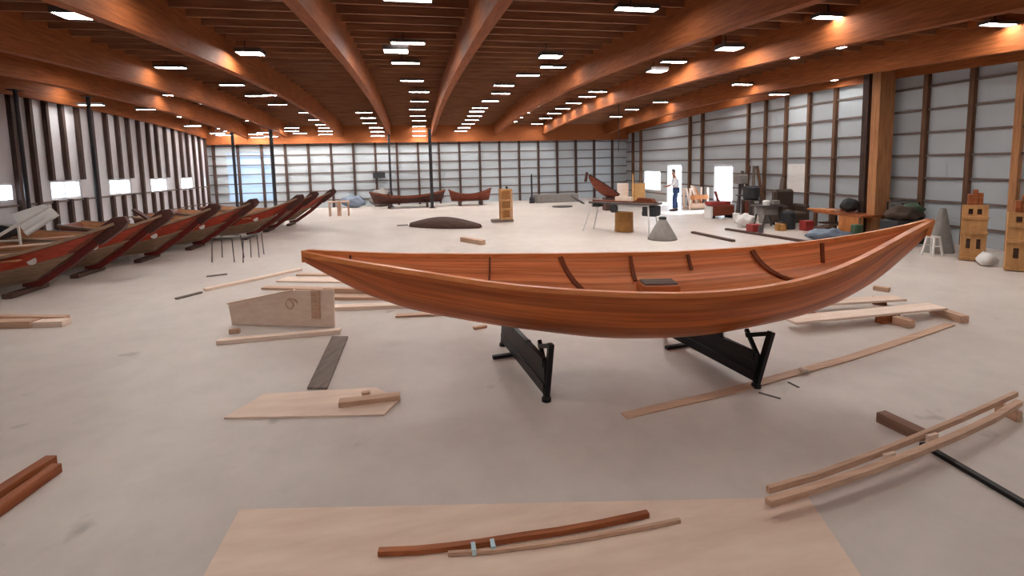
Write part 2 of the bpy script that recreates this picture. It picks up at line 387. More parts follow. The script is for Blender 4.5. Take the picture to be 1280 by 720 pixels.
# free-standing dark poles under the beams
def pole(x, y, r, label):
    t = thing('support_pole', label, 'pole', (x, y, 0)); z = min(zarc(y-.15, BO), zarc(y+.15, BO))-.008
    MB().lathe((x, y, .02), [(r, 0), (r, z-.04)], 12).build('shaft', 'steel', t, smooth=False)
    MB().box(x-.14, x+.14, y-.14, y+.14, 0, .02).build('base_plate', 'steel', t)
    MB().box(x-.1, x+.1, y-.14, y+.14, z-.02, z).build('top_plate', 'steel', t)
p = G(540, 260); pole(p.x+.02, p.y, .085, 'thick dark steel pole in mid floor behind the overturned dark canoe')
p = WX(124, 260, -8.61); yg = min((11.26, 12.80, 14.37, 15.98, 17.67), key=lambda v_: abs(v_-p.y)); p = WY(124, 260, yg); pole(p.x, yg, .05, 'thin dark steel pole rising behind the nearest docked drift boats')
p = WX(294, 220, -8.61); pole(-8.61, min(p.y, 27), .07, 'slim dark pole before the bright daylight panel in the far left corner')
p = WX(342, 220, -6.63); pole(-6.63, min(p.y, 27.4), .085, 'dark pole just right of the bright daylight panel')
p = WY(488, 220, 27.2); pole(p.x, 27.2, .06, 'slim dark pole close to the back wall near its small dark sign')
pole(-9.9, WX(29, 200, -9.9).y, .05, 'thin dark pole by the nearest left window')

# ------------------------------------------------------------------ ceiling lights
cl_proto = {}
def light(px, py, big, label, group):
    key = 'b' if big else 's'
    for o_ in ((.34, ) if big else (.48, .3, .12, -.05)):
        p = ZR(px, py, BO+o_)
        if XL+.8 < p.x < XR-.8 and p.y < DEP-.5: break
    for b_ in bx:
        lim = (.5 if big else .6)
        if abs(p.x-b_) < lim: p.x = b_+math.copysign(lim, p.x-b_)
    if key not in cl_proto:
        t = thing('ceiling_light', label, 'ceiling light', p, group)
        x, y, z = p
        hw, hd, th, mt = (.26, .19, .09, 'lampbig') if big else (.36, .11, .06, 'lamp')
        mb = MB(); mb.box(x-hw, x+hw, y-hd, y+hd, z+.03, z+th); r_ = .02
        mb.box(x-hw, x-hw+r_, y-hd, y+hd, z-.006, z+.03).box(x+hw-r_, x+hw, y-hd, y+hd, z-.006, z+.03).box(x-hw+r_, x+hw-r_, y-hd, y-hd+r_, z-.006, z+.03).box(x-hw+r_, x+hw-r_, y+hd-r_, y+hd, z-.006, z+.03)
        mb.build('housing', 'greymetal', t); MB().box(x-hw+r_, x+hw-r_, y-hd+r_, y+hd-r_, z, z+.03).build('diffuser', mt, t)
        MB().tube([(x-.1, y, z+th), (x-.1, y, z+(.4 if big else .3))], .01, 6).build('hanger', 'steel', t)
        cl_proto[key] = (t, p); return t
    t0, p0 = cl_proto[key]
    c = copy_tree(t0, Matrix.Translation(p-p0)); tag(c, label, group=group)
    if not group and 'group' in c: del c['group']
    return c
bigs = [((97, 20), 'large bright ceiling light in the upper left corner'), ((145, 91), 'large bright ceiling light over the nearest drift boats'), ((313, 67), 'large bright ceiling light alone in the second bay left of the middle'),
        ((495, 64), 'large bright ceiling light hanging in the middle bay'), ((688, 71), 'large bright ceiling light in the bay right of the middle'), ((821, 89), 'large bright ceiling light above the table saw'),
        ((912, 61), 'large bright ceiling light beside the hanging wooden board'), ((1230, 15), 'large bright ceiling light in the upper right corner')]
for (q, l) in bigs: light(*q, True, l, None)
rows = {
 'middle': ('flat ceiling light in the middle bay between the two central beams', [(510, 54), (507, 79), (515, 101), (524, 115), (524, 127), (522, 137), (522, 145), (524, 151), (524, 158), (524, 164), (524, 170)]),
 'left one': ('flat ceiling light in the first bay left of the middle bay', [(455, 141), (460, 147.5), (462, 154), (470, 160), (474, 165), (479, 170)]),
 'right one': ('flat ceiling light in the bay just right of the middle bay', [(630, 107), (626, 117), (613, 126.5), (600, 135), (596, 139.5), (593, 145), (590, 150), (585, 155), (580, 160), (576, 164), (660, 94.5), (691, 84), (712, 94.5), (732, 83), (790, 54), (675, 118), (653, 133), (642, 141), (634, 147), (627, 152)]),
 'right two': ('flat ceiling light in the second bay right of the middle bay', [(814, 104), (860, 78), (847, 94), (763, 115), (744, 121), (727, 129), (707, 136), (695, 142), (688, 148), (680, 155)]),
 'right far': ('flat ceiling light in the bays along the right wall', [(983, 72), (1040, 59), (1091, 31), (907, 114), (945, 106), (1019, 100), (967, 118), (1272, 82), (790, 137), (840, 128), (815, 139), (770, 146)]),
 'left two': ('flat ceiling light in the second bay left of the middle bay', [(290, 106.5), (320, 120), (342, 119), (347, 131), (384, 141), (395, 150), (410, 160), (417, 164), (421, 168), (403, 156)]),
 'left far': ('flat ceiling light in the bays above the docked drift boats', [(192, 84.5), (101, 107), (200, 119), (114, 131.5), (107, 149), (184, 137), (263, 130), (170, 153.5), (192, 158), (207, 161), (226, 164), (241, 157.5), (252, 168), (233, 146), (271, 156.5), (287, 161), (300, 164), (306, 141), (317, 151), (335, 157), (350, 160), (361, 164), (375, 167), (330, 166), (310, 168), (290, 169), (272, 167), (322, 172), (336, 175), (310, 174), (347, 171), (328, 178), (300, 178)]),
 'left wall': ('flat ceiling light in the bay along the left wall', [(30, 123.5), (17, 147), (31, 161), (52, 162.5), (107, 163.5), (127, 165)]),
}
for k, (l, pts) in rows.items():
    for q in pts:
        p = ZR(*q, BO-.05)
        if p.x < XL+.8 or p.x > XR-.8 or p.y > DEP-.5: continue
        light(*q, False, l, f'flat lights, {k} bay' if 'bay' not in l else f'flat ceiling lights {k}')
# rows that go on behind the photographer
lb = 'flat ceiling light in the rows over the near end of the hall'
for x in (-8.2, -3, 0, 3.6, 7.3, 11):
    for yy in (7.5, 3.5, -.5, -4.5):
        t0, p0 = cl_proto['s']; p = V((x, yy, zarc(yy, BO+.48))); c = copy_tree(t0, Matrix.Translation(p-p0)); tag(c, lb, group='flat ceiling lights over the near end')

# hanging board next to the big light, drop cord
p = ZR(906, 62, BO+.38); x, y = p.x-.22, p.y-.02
t = tag(MB().box(x-.09, x+.09, y-.04, y+.04, p.z-.02, zarc(y, BO+BD-.02)).build('hanging_board', 'beam'), 'short wooden board hanging from the roof beside a large ceiling light', 'board')
p = WY(773, 110, 19); tag(MB().tube([(p.x, 19, zarc(19, BO+BD-.02)), (p.x+.02, 19, 3.4), (p.x, 19, 2.6)], .015, 6).build('drop_cord', 'steel'), 'thin dark power cord hanging down over the table saw', 'cord')

# ------------------------------------------------------------------ the long cedar strip boat
Lp = G(381, 315, 1.33); Rp = G(1163, 277, 1.5)
AX = (Rp-Lp); AX.z = 0; BL = AX.length; U = AX.normalized(); VV = V((-U.y, U.x, 0)); HEEL = .09
TT = [k/24 for k in range(25)]
Wt = [0.043, 0.101, 0.159, 0.215, 0.274, 0.338, 0.406, 0.471, 0.526, 0.57, 0.604, 0.633, 0.657, 0.672, 0.675, 0.663, 0.641, 0.607, 0.554, 0.481, 0.391, 0.289, 0.185, 0.093, 0.018]
St = [1.317, 1.281, 1.248, 1.218, 1.19, 1.164, 1.138, 1.114, 1.094, 1.078, 1.064, 1.053, 1.044, 1.038, 1.036, 1.04, 1.053, 1.073, 1.101, 1.14, 1.19, 1.253, 1.325, 1.405, 1.496]
Kt = [1.218, 1.06, 0.911, 0.796, 0.716, 0.653, 0.601, 0.556, 0.516, 0.478, 0.441, 0.41, 0.394, 0.392, 0.398, 0.414, 0.446, 0.489, 0.534, 0.59, 0.667, 0.758, 0.899, 1.121, 1.385]
def interp(T, A, t):
    if t <= T[0]: return A[0]
    if t >= T[-1]: return A[-1]
    i = max(k for k in range(len(T)-1) if T[k] <= t); a, b = T[i], T[i+1]; f = (t-a)/(b-a)
    m0 = (A[i+1]-A[max(i-1, 0)])/(T[i+1]-T[max(i-1, 0)]); m1 = (A[min(i+2, len(A)-1)]-A[i])/(T[min(i+2, len(A)-1)]-T[i]); h = b-a
    return (2*f**3-3*f*f+1)*A[i]+(f**3-2*f*f+f)*h*m0+(-2*f**3+3*f*f)*A[i+1]+(f**3-f*f)*h*m1
PROF = [(0, 0), (.2, .02), (.38, .07), (.53, .15), (.66, .26), (.77, .40), (.86, .55), (.925, .70), (.97, .85), (1, 1)]
def hull_pt(t, a, g, inset=0.):
    """a in [-1,1] across (near .. far), g height fraction"""
    w = max(interp(TT, Wt, t)-inset, .004); s = interp(TT, St, t); k = interp(TT, Kt, t)+inset
    base = Lp+AX*t; z = k+(s-k)*g; off = a*w
    mid = V((base.x, base.y, (s+k)/2)); dz = z-mid.z
    return V((base.x, base.y, 0))+VV*(off*math.cos(HEEL)-dz*math.sin(HEEL)*.0)+V((0, 0, z+off*math.sin(HEEL)*g**.6 if g > 0 else z))
boat_mw = Matrix.Translation(Lp+AX*.5+V((0, 0, -Lp.z)))@Matrix.Rotation(math.atan2(U.y, U.x), 4, 'Z')
boat = bpy.data.objects.new('wooden_boat', None); COL.objects.link(boat); boat.matrix_world = boat_mw
tag(boat, 'long orange cedar strip boat with upswept ends resting on two black stands', 'boat')
NT = 64
PIN = [(0, .37), (.25, .38), (.45, .42), (.62, .50), (.76, .61), (.87, .74), (.95, .88), (1, 1)]
def skin_rows(inset):
    rows = []; uvs = []; pf_ = PIN if inset else PROF
    sec = [(-a, g) for a, g in pf_[::-1]]+pf_[1:]
    for i in range(NT+1):
        t = i/NT; r = []; u = []; gl = 0; last = None
        for a, g in sec:
            # finer ends: sharper V section
            e = max(0, 1-min(t, 1-t)/.16)
            g2 = g*(1-e)+abs(a)**1.3*e
            p = hull_pt(t, a, g2, inset); r.append(p)
            if last is not None: gl += (p-last).length
            last = p; u.append([t*BL, 0])
        k = 0
        w = interp(TT, Wt, t)
        for j in range(len(sec)): u[j][1] = 1.1*(j/(len(sec)-1))*2
        rows.append(r); uvs.append([tuple(q) for q in u])
    return rows, uvs
ro, uo = skin_rows(0.); ri, ui = skin_rows(.022)
MB().grid(ro, uo).build('hull', 'hullout', boat)
mb = MB(); mb.grid(ri, ui); o = mb.build('inner_skin', 'hullin', boat); o['label'] = 'lighter orange planked inside of the hull'
for sgn in (-1, 1):
    pts = [hull_pt(i/NT, sgn, 1.) for i in range(NT+1)]
    MB().strip([p+V((0, 0, .006))-VV*sgn*.004 for p in pts], [.06]*(NT+1), .045).build('gunwale', 'gunwale', boat, smooth=False)
    pts = [hull_pt(i/NT, sgn*.93, .62 if .1 < i/NT < .9 else .62)+VV*sgn*.012 for i in range(5, NT-3)]
for t0, t1, nm in ((-.002, .004, 'stem_post'), (.994, 1.004, 'stern_post')):
    a = hull_pt(t0 if t0 > 0 else 0, 0, 0); b = hull_pt(0 if t0 < 0 else 1, 0, 1)
    MB().strip([a+V((0, 0, .01)), (a+b)/2, b+V((0, 0, .03))], .055, .05, up=U).build(nm, 'gunwale', boat)
# ribs: far gunwale px -> near gunwale px gives each rib its slant
def t_at(px, sgn):
    best = None
    for i in range(401):
        t = i/400; P = hull_pt(t, sgn, 1)-EYE; X = 640+FPX*P.dot(RT)/P.dot(FW)
        if best is None or abs(X-px) < best[0]: best = (abs(X-px), t)
    return best[1]
sec = [(-a, g) for a, g in PIN[::-1]]+PIN[1:]
def rib(pf, pn, name='rib', w=.035, h=.03, amin=-1):
    tf, tn = t_at(pf, 1), t_at(pn, -1); pts = []
    for a, g in sec:
        if a < amin: continue
        t = tn+(tf-tn)*(a+1)/2
        pts.append(hull_pt(t, a*.97, g, .035))
    ups = V((0, 0, 1))
    mb = MB(); rings = []
    for i, p in enumerate(pts):
        tg = (pts[min(i+1, len(pts)-1)]-pts[max(i-1, 0)]).normalized(); sd = U-tg*U.dot(tg); sd.normalize(); n = tg.cross(sd)
        rings.append([mb.bm.verts.new(p+sd*q*w/2+n*r*h/2) for q, r in ((-1, -1), (1, -1), (1, 1), (-1, 1))])
    for a, b in zip(rings, rings[1:]):
        for k in range(4): mb.bm.faces.new((a[k], a[(k+1) % 4], b[(k+1) % 4], b[k]))
    mb.bm.faces.new(rings[0][::-1]); mb.bm.faces.new(rings[-1])
    return mb.build(name, 'rib', boat)
for pf, pn, w_, amin in ((440, 430, .02, -1), (613, 600, .022, -1), (700, 880, .05, -1), (786, 860, .035, .72), (858, 960, .03, .80), (938, 1120, .05, -1), (1025, 1060, .03, .75)): rib(pf, pn, w=w_, amin=amin)
# small raised foot block fixed inside the middle
tc = t_at(815, 1); c = hull_pt(tc-.005, .50, .43)+V((0, 0, -.02))
MB().quadbox(c+V((0, 0, .07)), U*.40, VV*.26, V((0, 0, .20))).build('seat_box', 'hullin', boat, bevel=.01)
MB().quadbox(c+V((0, 0, .18)), U*.36, VV*.22, V((0, 0, .02))).build('seat_lid', 'greybd', boat, bevel=.004)

# ------------------------------------------------------------------ black stands under the boat
def stand(base_px, label, dirv, kx, UH=.52, wh=.3):
    b = G(*base_px); t = thing('boat_stand', label, 'stand', b)
    d = V((dirv[0], dirv[1], 0)).normalized(); sd = V((d.y, -d.x, 0)); L = 1.45
    P = lambda a, s_, z: b+d*a+sd*s_+V((0, 0, z))
    MB().bar(P(.0, 0, .11), P(L, 0, .11), .055, .10).build('lower_rail', 'blackmetal', t, bevel=.005)
    MB().bar(P(.02, 0, wh+.04), P(L, 0, wh+.04), .05, .09).build('middle_rail', 'blackmetal', t, bevel=.005)
    MB().bar(P(0, 0, .07+wh/2), P(L, 0, .07+wh/2), .03, wh).build('web_plate', 'blackmetal', t)
    for a in (0, L):
        MB().bar(P(a, 0, .03), P(a+(-.01 if a == 0 else .01), kx, UH), .05, .06, up=d).build('upright', 'blackmetal', t, bevel=.005)
        MB().lathe(P(a, 0, 0), [(.045, 0), (.045, .03), (.025, .05), (.025, .08)], 12).build('foot', 'blackmetal', t)
        s2 = 1 if a == 0 else -1
        MB().bar(P(a+.02*s2, kx*.4, .24), P(a+.30*s2, kx, UH-.08), .035, .035).build('diagonal_brace', 'blackmetal', t)
        MB().bar(P(a, kx, UH-.02), P(a+.26*s2, kx*.8, UH-.12), .04, .04).build('hook_arm', 'blackmetal', t)
    MB().bar(P(L-.35, -.22, .02), P(L-.35, .22, .02), .05, .035).build('cross_foot', 'blackmetal', t)
    # curved cradle arms that take the hull
    zc = {}
    for a in (.5, .95):
        MB().bar(P(a, 0, wh), P(a, .0, .40), .05, .05, up=d).build('cradle_pad', 'darkstuff', t)
    return t
stand((683, 501), 'black steel stand under the left half of the orange boat', (-.10, 1), .05, .54, .31)
stand((945, 484), 'black steel stand under the right half of the orange boat', (-.12, 1), .16, .53, .26)

# ------------------------------------------------------------------ row of drift boats
DB = dict(tipx=0., tipz=1.20)
def drift_boat(label):
    """proto with its bow tip at local x=0, keel along -x"""
    t = thing('drift_boat', label, 'boat', (0, 0, 0), 'drift boats docked in a row'); n = 22
    hs = .68; LT, LB0, LB1 = 4.55, -1.40, -4.2
    def sheer(s):  # s 0 bow .. 1 stern
        x = -LT*s; w = hs*math.sin(math.pi*min(1, .06+s*.80))**.75 if s > 0 else .02
        w = .03+hs*min(1, (s/.45)) ** .8*(1-.35*max(0, (s-.55)/.45)**2); z = .62+.60*(1-min(1, s/.55))**1.7+.22*max(0, (s-.6)/.4)**1.5
        return x, w, z
    def bott(s):
        x = LB0+(LB1-LB0)*s; w = .02+.40*min(1, s/.45)**.8*(1-.3*max(0, (s-.55)/.45)**2); z = .13+.08*(1-min(1, s/.4))**2+.05*max(0, (s-.7)/.3)
        return x, w, z
    def row(f, sg, inset=0):
        out = []
        for i in range(n+1):
            s = i/n; a, b = sheer(s), bott(s); w = max(b[1]+(a[1]-b[1])*f**.85-inset, .012)
            out.append(V((b[0]+(a[0]-b[0])*f, sg*w, b[2]+(a[2]-b[2])*f+inset*.6)))
        return out
    low, up, low_i = MB(), MB(), MB()
    for sg in (-1, 1):
        low.grid([row(f, sg) for f in (0, .15, .3, .46)]); up.grid([row(f, sg) for f in (.46, .65, .85, 1.)])
        low_i.grid([row(f, sg, .025) for f in (0, .3, .6, .8, 1.)])
    low.grid([row(0, -1), row(0, 1)]); low_i.grid([row(0, -1, .025), row(0, 1, .025)])
    # transom
    a, b = row(0, -1), row(0, 1); c, d = row(1, -1), row(1, 1)
    up.prism([a[-1], b[-1], d[-1], c[-1]], (-.03, 0, 0))
    o = low.build('lower_strake', 'tanplank', t); o = up.build('upper_strake', 'redplank', t)
    low_i.build('inner_lining', 'boatin', t)
    for sg in (-1, 1):
        MB().strip([p+V((0, 0, .01)) for p in row(1, sg)], .045, .05).build('gunwale', 'tanplank', t)
        MB().strip([p+V((0, sg*.012, 0)) for p in row(.47, sg)], .02, .035).build('rub_strip', 'tanplank', t)
        # bright red painted patch of planking near the bow
        rr = [[p+V((0, sg*.008, 0)) for p in row(f, sg)[1:8]] for f in (.50, .7, .92)]
        MB().grid(rr).build('bow_panel', 'redbow', t)
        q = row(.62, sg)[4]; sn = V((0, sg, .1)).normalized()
        MB().lathe(q+V((0, sg*.02, 0)), [(.075, 0), (.075, .012)], 14, ax=sn).build('white_disc', 'whitem', t)  # flat white disc on the upper planking near the bow
    s0, b0 = V((0, 0, 1.22)), V((LB0+.02, 0, .13))
    MB().strip([b0-V((.25, 0, .0)), b0+V((.03, 0, .02)), b0.lerp(s0, .35)+V((.05, 0, -.02)), b0.lerp(s0, .7)+V((.045, 0, -.01)), s0+V((.0, 0, 0))], [.05, .07, .08, .09, .10], [.06, .12, .12, .12, .12], up=(-.6, 0, .8)).build('stem', 'stemred', t)
    MB().strip([b0.lerp(s0, .72)+V((.0, 0, .0)), s0+V((.02, 0, .0)), s0+V((.16, 0, .07))], [.12, .15, .09], [.26, .27, .12], up=(-.6, 0, .8)).build('stem_head', 'stem', t)
    for s in (.32, .55, .78):
        x, w, z = sheer(s); MB().box(x-.12, x+.12, -w+.02, w-.02, z-.10, z-.07).build('thwart', 'boatin', t)
    x, w, z = sheer(.16); MB().prism([(x, -w+.02, z-.02), (x, w-.02, z-.02), (-.15, .02, 1.14), (-.15, -.02, 1.14)], (0, 0, .02)).build('foredeck', 'boatin', t)
    return t
botp = [(54, 360), (134, 337), (200, 320), (254, 306), (299, 295), (325, 286), (350, 279)]; topp = [(158, 278), (215, 268), (274, 259), (322, 255), (379, 247), (397, 242), (419, 237)]
names = ['nearest red and tan drift boat of the docked row, cut off by the frame', 'second drift boat from the front of the docked row', 'third drift boat from the front, right of the second bow', 'fourth drift boat from the front, behind the thin legged stands',
         'fifth drift boat from the front of the docked row', 'second last drift boat of the docked row', 'farthest drift boat with the highest bow tip of the docked row']
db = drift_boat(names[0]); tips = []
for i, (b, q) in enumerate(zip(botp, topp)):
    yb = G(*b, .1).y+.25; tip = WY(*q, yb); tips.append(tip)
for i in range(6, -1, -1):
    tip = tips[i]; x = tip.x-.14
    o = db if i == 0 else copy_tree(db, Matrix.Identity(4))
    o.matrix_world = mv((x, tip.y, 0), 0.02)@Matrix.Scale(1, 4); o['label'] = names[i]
# support blocks under the boats
for i, tip in enumerate(tips):
    for k, dx in enumerate((-1.7, -3.6)):
        nm = ('first', 'second', 'third', 'fourth', 'fifth', 'sixth', 'seventh')[i]
        tag(MB().box(tip.x+dx-.06, tip.x+dx+.10, tip.y-.55, tip.y+.35, 0, .085).build('support_block', 'darkbd', bevel=.006), f'dark wooden block under the {"bow" if k == 0 else "stern half"} of the {nm} docked drift boat', 'block')

for k, nm in ((0, 'nearest'), (1, 'second'), (2, 'third'), (3, 'fourth')):
    tp = tips[k]; yb_ = tp.y-.03; plank('plank', V((tp.x-.14-1.0, yb_, 0)), V((tp.x-.14-4.0, yb_-.05, 0)), .34, .025, ('boatin', 'pine', 'boatin', 'pine')[k], f'long loose plank lying on the thwarts of the {nm} docked drift boat', 'plank', zs=(.735, .612))
a, b = WY(167, 262, tips[2].y+.3), WY(191, 277, tips[2].y+.2); tag(MB().bar(a, b, .12, .05).build('dark_plank', 'stem'), 'dark plank end sticking up out of the third docked drift boat', 'plank')
# white ribbed cover and oar across the second boat
P = lambda px, py, y: WY(px, py, y)
yy = 10.35
A, B_, C_, D_ = P(12, 268, yy+.1), P(54, 256, yy+.1), P(73, 268, yy-.25), P(33, 294, yy-.25)
mb = MB(); rows_ = []
for i in range(17):
    f = i/16; zz = 0.
    a = A.lerp(B_, .0+f); b = D_.lerp(C_, f)
    rows_.append([a.lerp(b, g/12)+V((0, -.03*(g % 2), .02*(g % 2)+.04*math.sin(math.pi*g/12))) for g in range(13)])
mb.grid(rows_); mb.grid([[p+V((0, .03, -.02)) for p in r] for r in rows_]); tag(mb.build('boat_cover', 'whitem'), 'white ribbed boat cover slumped over the nearest docked boat', 'cover')
a, b = P(-4, 296, yy-.3), P(63, 257, yy-.3)
t = thing('oar', 'white oar sloping up across the ribbed white cover', 'oar', (b.x, b.y, 0))
MB().tube([a, b], .028, 8).build('shaft', 'whitem', t); d_ = (a-b).normalized(); MB().strip([a, a+d_*.5], .16, .02).build('blade', 'whitem', t)
t = thing('rolling_cart', 'white tubular frame in the second docked boat at the left edge', 'frame', P(8, 300, 12.42))
t.matrix_world = Matrix.Translation(V((P(8, 300, 12.42).x, 12.42, 0))); c = t.matrix_world.translation
for dx in (-.35, .25):
    MB().tube([(c.x+dx, c.y, .62), (c.x+dx, c.y, 1.12)], .025, 8).build('leg', 'whitem', t)
MB().tube([(c.x-.35, c.y, 1.1), (c.x+.25, c.y, 1.1)], .025, 8).build('top_rail', 'whitem', t)
MB().tube([(c.x-.35, c.y, .75), (c.x+.25, c.y, .75)], .025, 8).build('middle_rail', 'whitem', t)
MB().blob((c.x-.05, c.y, .95), (.3, .12, .15), .2).build('dark_bundle', 'darkstuff', t, smooth=True)
t.name = 'tube_frame'

# thin legged stands beside the row of boats
def wire_stand(pxs, label, h=.58):
    pts = [G(*q) for q in pxs]; c = sum(pts, V())/len(pts); t = thing('folding_stand', label, 'stand', (c.x, c.y, 0), 'thin grey stands by the drift boats')
    tops = [V((p.x, p.y, h))+(c-p)*.12 for p in pts]
    for tp in tops: tp.z = h
    for p, q in zip(pts, tops): MB().tube([p, q], .012, 6).build('leg', 'greymetal', t)
    for a, b in ((0, 1), (1, 3), (3, 2), (2, 0)): MB().tube([tops[a], tops[b]], .011, 6).build('top_bar', 'greymetal', t)
    return t
wire_stand([(265, 328), (278, 322), (293, 328), (305, 322)], 'left of the two thin grey folding stands on the floor')
wire_stand([(304, 328.5), (314, 322), (324, 322), (330, 318)], 'right of the two thin grey folding stands on the floor')

# ------------------------------------------------------------------ lumber on the floor
def pk(name, a, b, w, h, mat, label, z=0., cat='board', **k): return plank(name, G(*a, z), G(*b, z), w, h, mat, label, cat, z=z, **k)
pk('timber', (-70, 411), (44, 408), .16, .10, 'pine', 'thick pink pine timber at the left edge of the floor', cat='timber')
pk('timber', (47, 408), (84, 406.5), .16, .085, 'pinelt', 'short pale timber continuing the thick timber at the left edge', cat='timber')
pk('board', (-60, 398), (84, 399.5), .10, .06, 'pine', 'thin board lying behind the thick timber at the left edge')
pk('timber', (66, 583), (-70, 672), .085, .09, 'cedar', 'red brown timber at lower left, inner one of the pair', cat='timber')
pk('timber', (72, 590), (-66, 690), .075, .07, 'cedar', 'red brown timber at lower left, outer lower one of the pair', cat='timber')
pk('board', (220, 374.5), (252, 366.2), .07, .03, 'greybd', 'thin grey strip of wood at the far left end of the long plank')
pk('board', (256, 364), (376, 338), .12, .05, 'pinelt', 'long slanting plank left of the orange boat tip')
pk('scrap_strip', (258, 346), (284, 343), .08, .02, 'greybd', 'short grey scrap lying above the long slanting plank', cat='scrap')
pk('board', (352, 350), (600, 354), .36, .03, 'pinelt', 'wide pale board farthest back under the left end of the boat')
pk('board', (330, 361), (560, 366), .16, .04, 'pine', 'dark edged board second from the back under the left end of the boat')
pk('board', (392, 373), (610, 375), .18, .05, 'pine', 'pine board lying in the middle of the loose stack left of the boat')
pk('board', (380, 388), (606, 380), .18, .055, 'pinelt', 'frontmost long board of the loose stack left of the boat')
pk('board', (495, 396), (600, 391), .12, .03, 'pine', 'short board sticking out under the hull in front of the stack')
pk('board', (405, 366), (600, 369.5), .07, .09, 'pine', 'square edged board standing between the wide boards left of the boat')
pk('board', (372, 344), (560, 345), .14, .03, 'pine', 'rearmost narrow board below the left tip of the boat')
pk('scrap_block', (592, 412), (608, 409), .06, .04, 'pine', 'tiny wood offcut on the floor under the hull left of the stand', cat='scrap')
# plywood sheet on edge
a, b = G(290, 406), G(418, 409); tl = V((a.x, a.y, 0)); n = (b-a).normalized(); nn = V((-n.y, n.x, 0))
def zon(px, py, pt):
    r = ray(px, py); s_ = ((pt-EYE).dot(nn))/r.dot(nn); return EYE+r*s_
p1, p2, p3 = zon(285, 380, a), zon(368, 363, a), zon(417, 362, a)
t = thing('sheet_of_plywood', 'pale plywood panel standing on edge left of the boat', 'panel', (a+b)/2)
MB().prism([a, b, p3, p2, p1], nn*.025).build('sheet', 'pinelt', t, bevel=.003)
MB().bar(p1+V((0, 0, .008)), p2+V((0, 0, .008)), .05, .02).build('top_edge_strip', 'ply', t)
c = zon(372, 362, a); MB().bar(zon(395, 362, a)-nn*.02, zon(396, 398, a)-nn*.02, .12, .02, up=nn).build('batten', 'pine', t)
c = zon(366, 378, a)-nn*.03
MB().tube([c+n*.09*math.cos(q*.6)*(1-q*.04)+V((0, 0, .07*math.sin(q*.6)))-nn*.004*q for q in range(14)], .012, 6).build('twine', 'pine', t)
pk('timber', (272, 430), (426, 416), .10, .055, 'pinelt', 'long pale timber on the floor in front of the plywood panel', cat='timber')
pk('scrap_block', (287, 417), (300, 416), .06, .06, 'pine', 'small pine block behind the left end of the pale timber', cat='scrap')
# dark flat board
q = [G(*c_) for c_ in ((415, 422), (435, 422), (409, 487), (384, 487))]; tag(MB().prism(q, (0, 0, .02)).build('board', 'greybd', mw=mv(q[0], 1.2)), 'dark grey flat board lying between pale timber and front offcuts', 'board')
q = [G(*c_) for c_ in ((330, 494), (470, 486), (500, 500), (480, 520), (280, 524))]; tag(MB().prism(q, (0, 0, .015)).build('plywood_offcut', 'ply', mw=mv(q[0])), 'thin plywood offcut in front of the dark grey flat board', 'board')
pk('board', (424, 507), (500, 498), .09, .05, 'pine', 'short pink board lying on the thin plywood offcut', z=.016)
pk('scrap_strip', (452, 493), (462, 491), .05, .02, 'pine', 'tiny strip of wood on the plywood offcut', z=.016, cat='scrap')
# big sheet at the very front
q = [G(*c_) for c_ in ((300, 640), (1010, 625), (1100, 760), (235, 760))]; tag(MB().prism(q, (0, 0, .02)).build('plywood_sheet', 'ply', mw=mv(q[0], 0)), 'large pale plywood sheet on the floor nearest the camera', 'board')
t = thing('bent_lath', 'slender brown bent lath with blue tape on the plywood sheet', 'lath', G(473, 690))
cv = [(473, 690), (520, 688), (560, 684), (600, 679), (650, 671), (700, 664), (750, 655), (810, 642)]
MB().strip([G(a_, b_, .039)+V((0, 0, .0)) for a_, b_ in cv], .035, .03).build('upper_strip', 'cedar', t)
cv2 = [(560, 692), (620, 688), (680, 680), (730, 673), (790, 662), (850, 650)]
MB().strip([G(a_, b_, .033) for a_, b_ in cv2], .02, .02).build('lower_strip', 'pine', t)
for q_ in ((592, 686), (616, 682)): 
    c = G(*q_, .041); MB().bar(c-V((.012, 0, 0)), c+V((.012, .0, 0)), .06, .036).build('tape', 'tape', t)
# right hand lumber
plank('board', G(985, 402, .10), G(1172, 384, .10), .26, .03, 'pinelt', 'wide pale board running right from under the hull onto blocks', 'board', z=.10)
pk('block', (1004, 402), (1022, 400), .12, .098, 'cedar', 'small block under the left end of the wide pale board at right', cat='block')
pk('block', (975, 391), (990, 390), .12, .098, 'cedar', 'small block under the left end of the upper pale board', cat='block')
pk('block', (1090, 379), (1108, 381), .12, .098, 'cedar', 'small block under the upper pale board at right', cat='block')
plank('board', G(960, 392, .0), G(1125, 374, .10), .22, .03, 'ply', 'wide pale board lying on top behind the front one at right', 'board', z=.10)
pk('block', (1098, 404), (1120, 400), .10, .098, 'cedar', 'dark end of timber block under the wide pale boards at right', cat='block')
pk('block', (1118, 404), (1141, 410), .11, .098, 'pine', 'square pine block under the front of the wide pale boards', cat='block')
pk('timber', (1166, 391), (1206, 404), .12, .098, 'pine', 'short pine timber crossing the right end of the pale boards', cat='timber', )
pk('timber', (1092, 362), (1112, 365), .10, .07, 'pine', 'small pine offcut behind the pale boards near the boat stern', cat='timber')
t = thing('floor_strip', 'long thin reddish strip on the floor running past the right stand', 'strip', G(1000, 462))
MB().strip([G(a_, b_, .008) for a_, b_ in ((1188, 405), (1130, 425), (1060, 448), (1000, 464), (930, 484), (880, 497), (830, 508), (780, 520))], .10, .012).build('lath', 'pine', t)
pk('metal_strip', (985, 478), (999, 485), .02, .01, 'greymetal', 'thin metal strip on the floor just right of the right stand', cat='strip')
pk('metal_strip', (948, 491), (976, 499), .025, .01, 'greymetal', 'thin metal strip at the foot of the right stand', cat='strip')
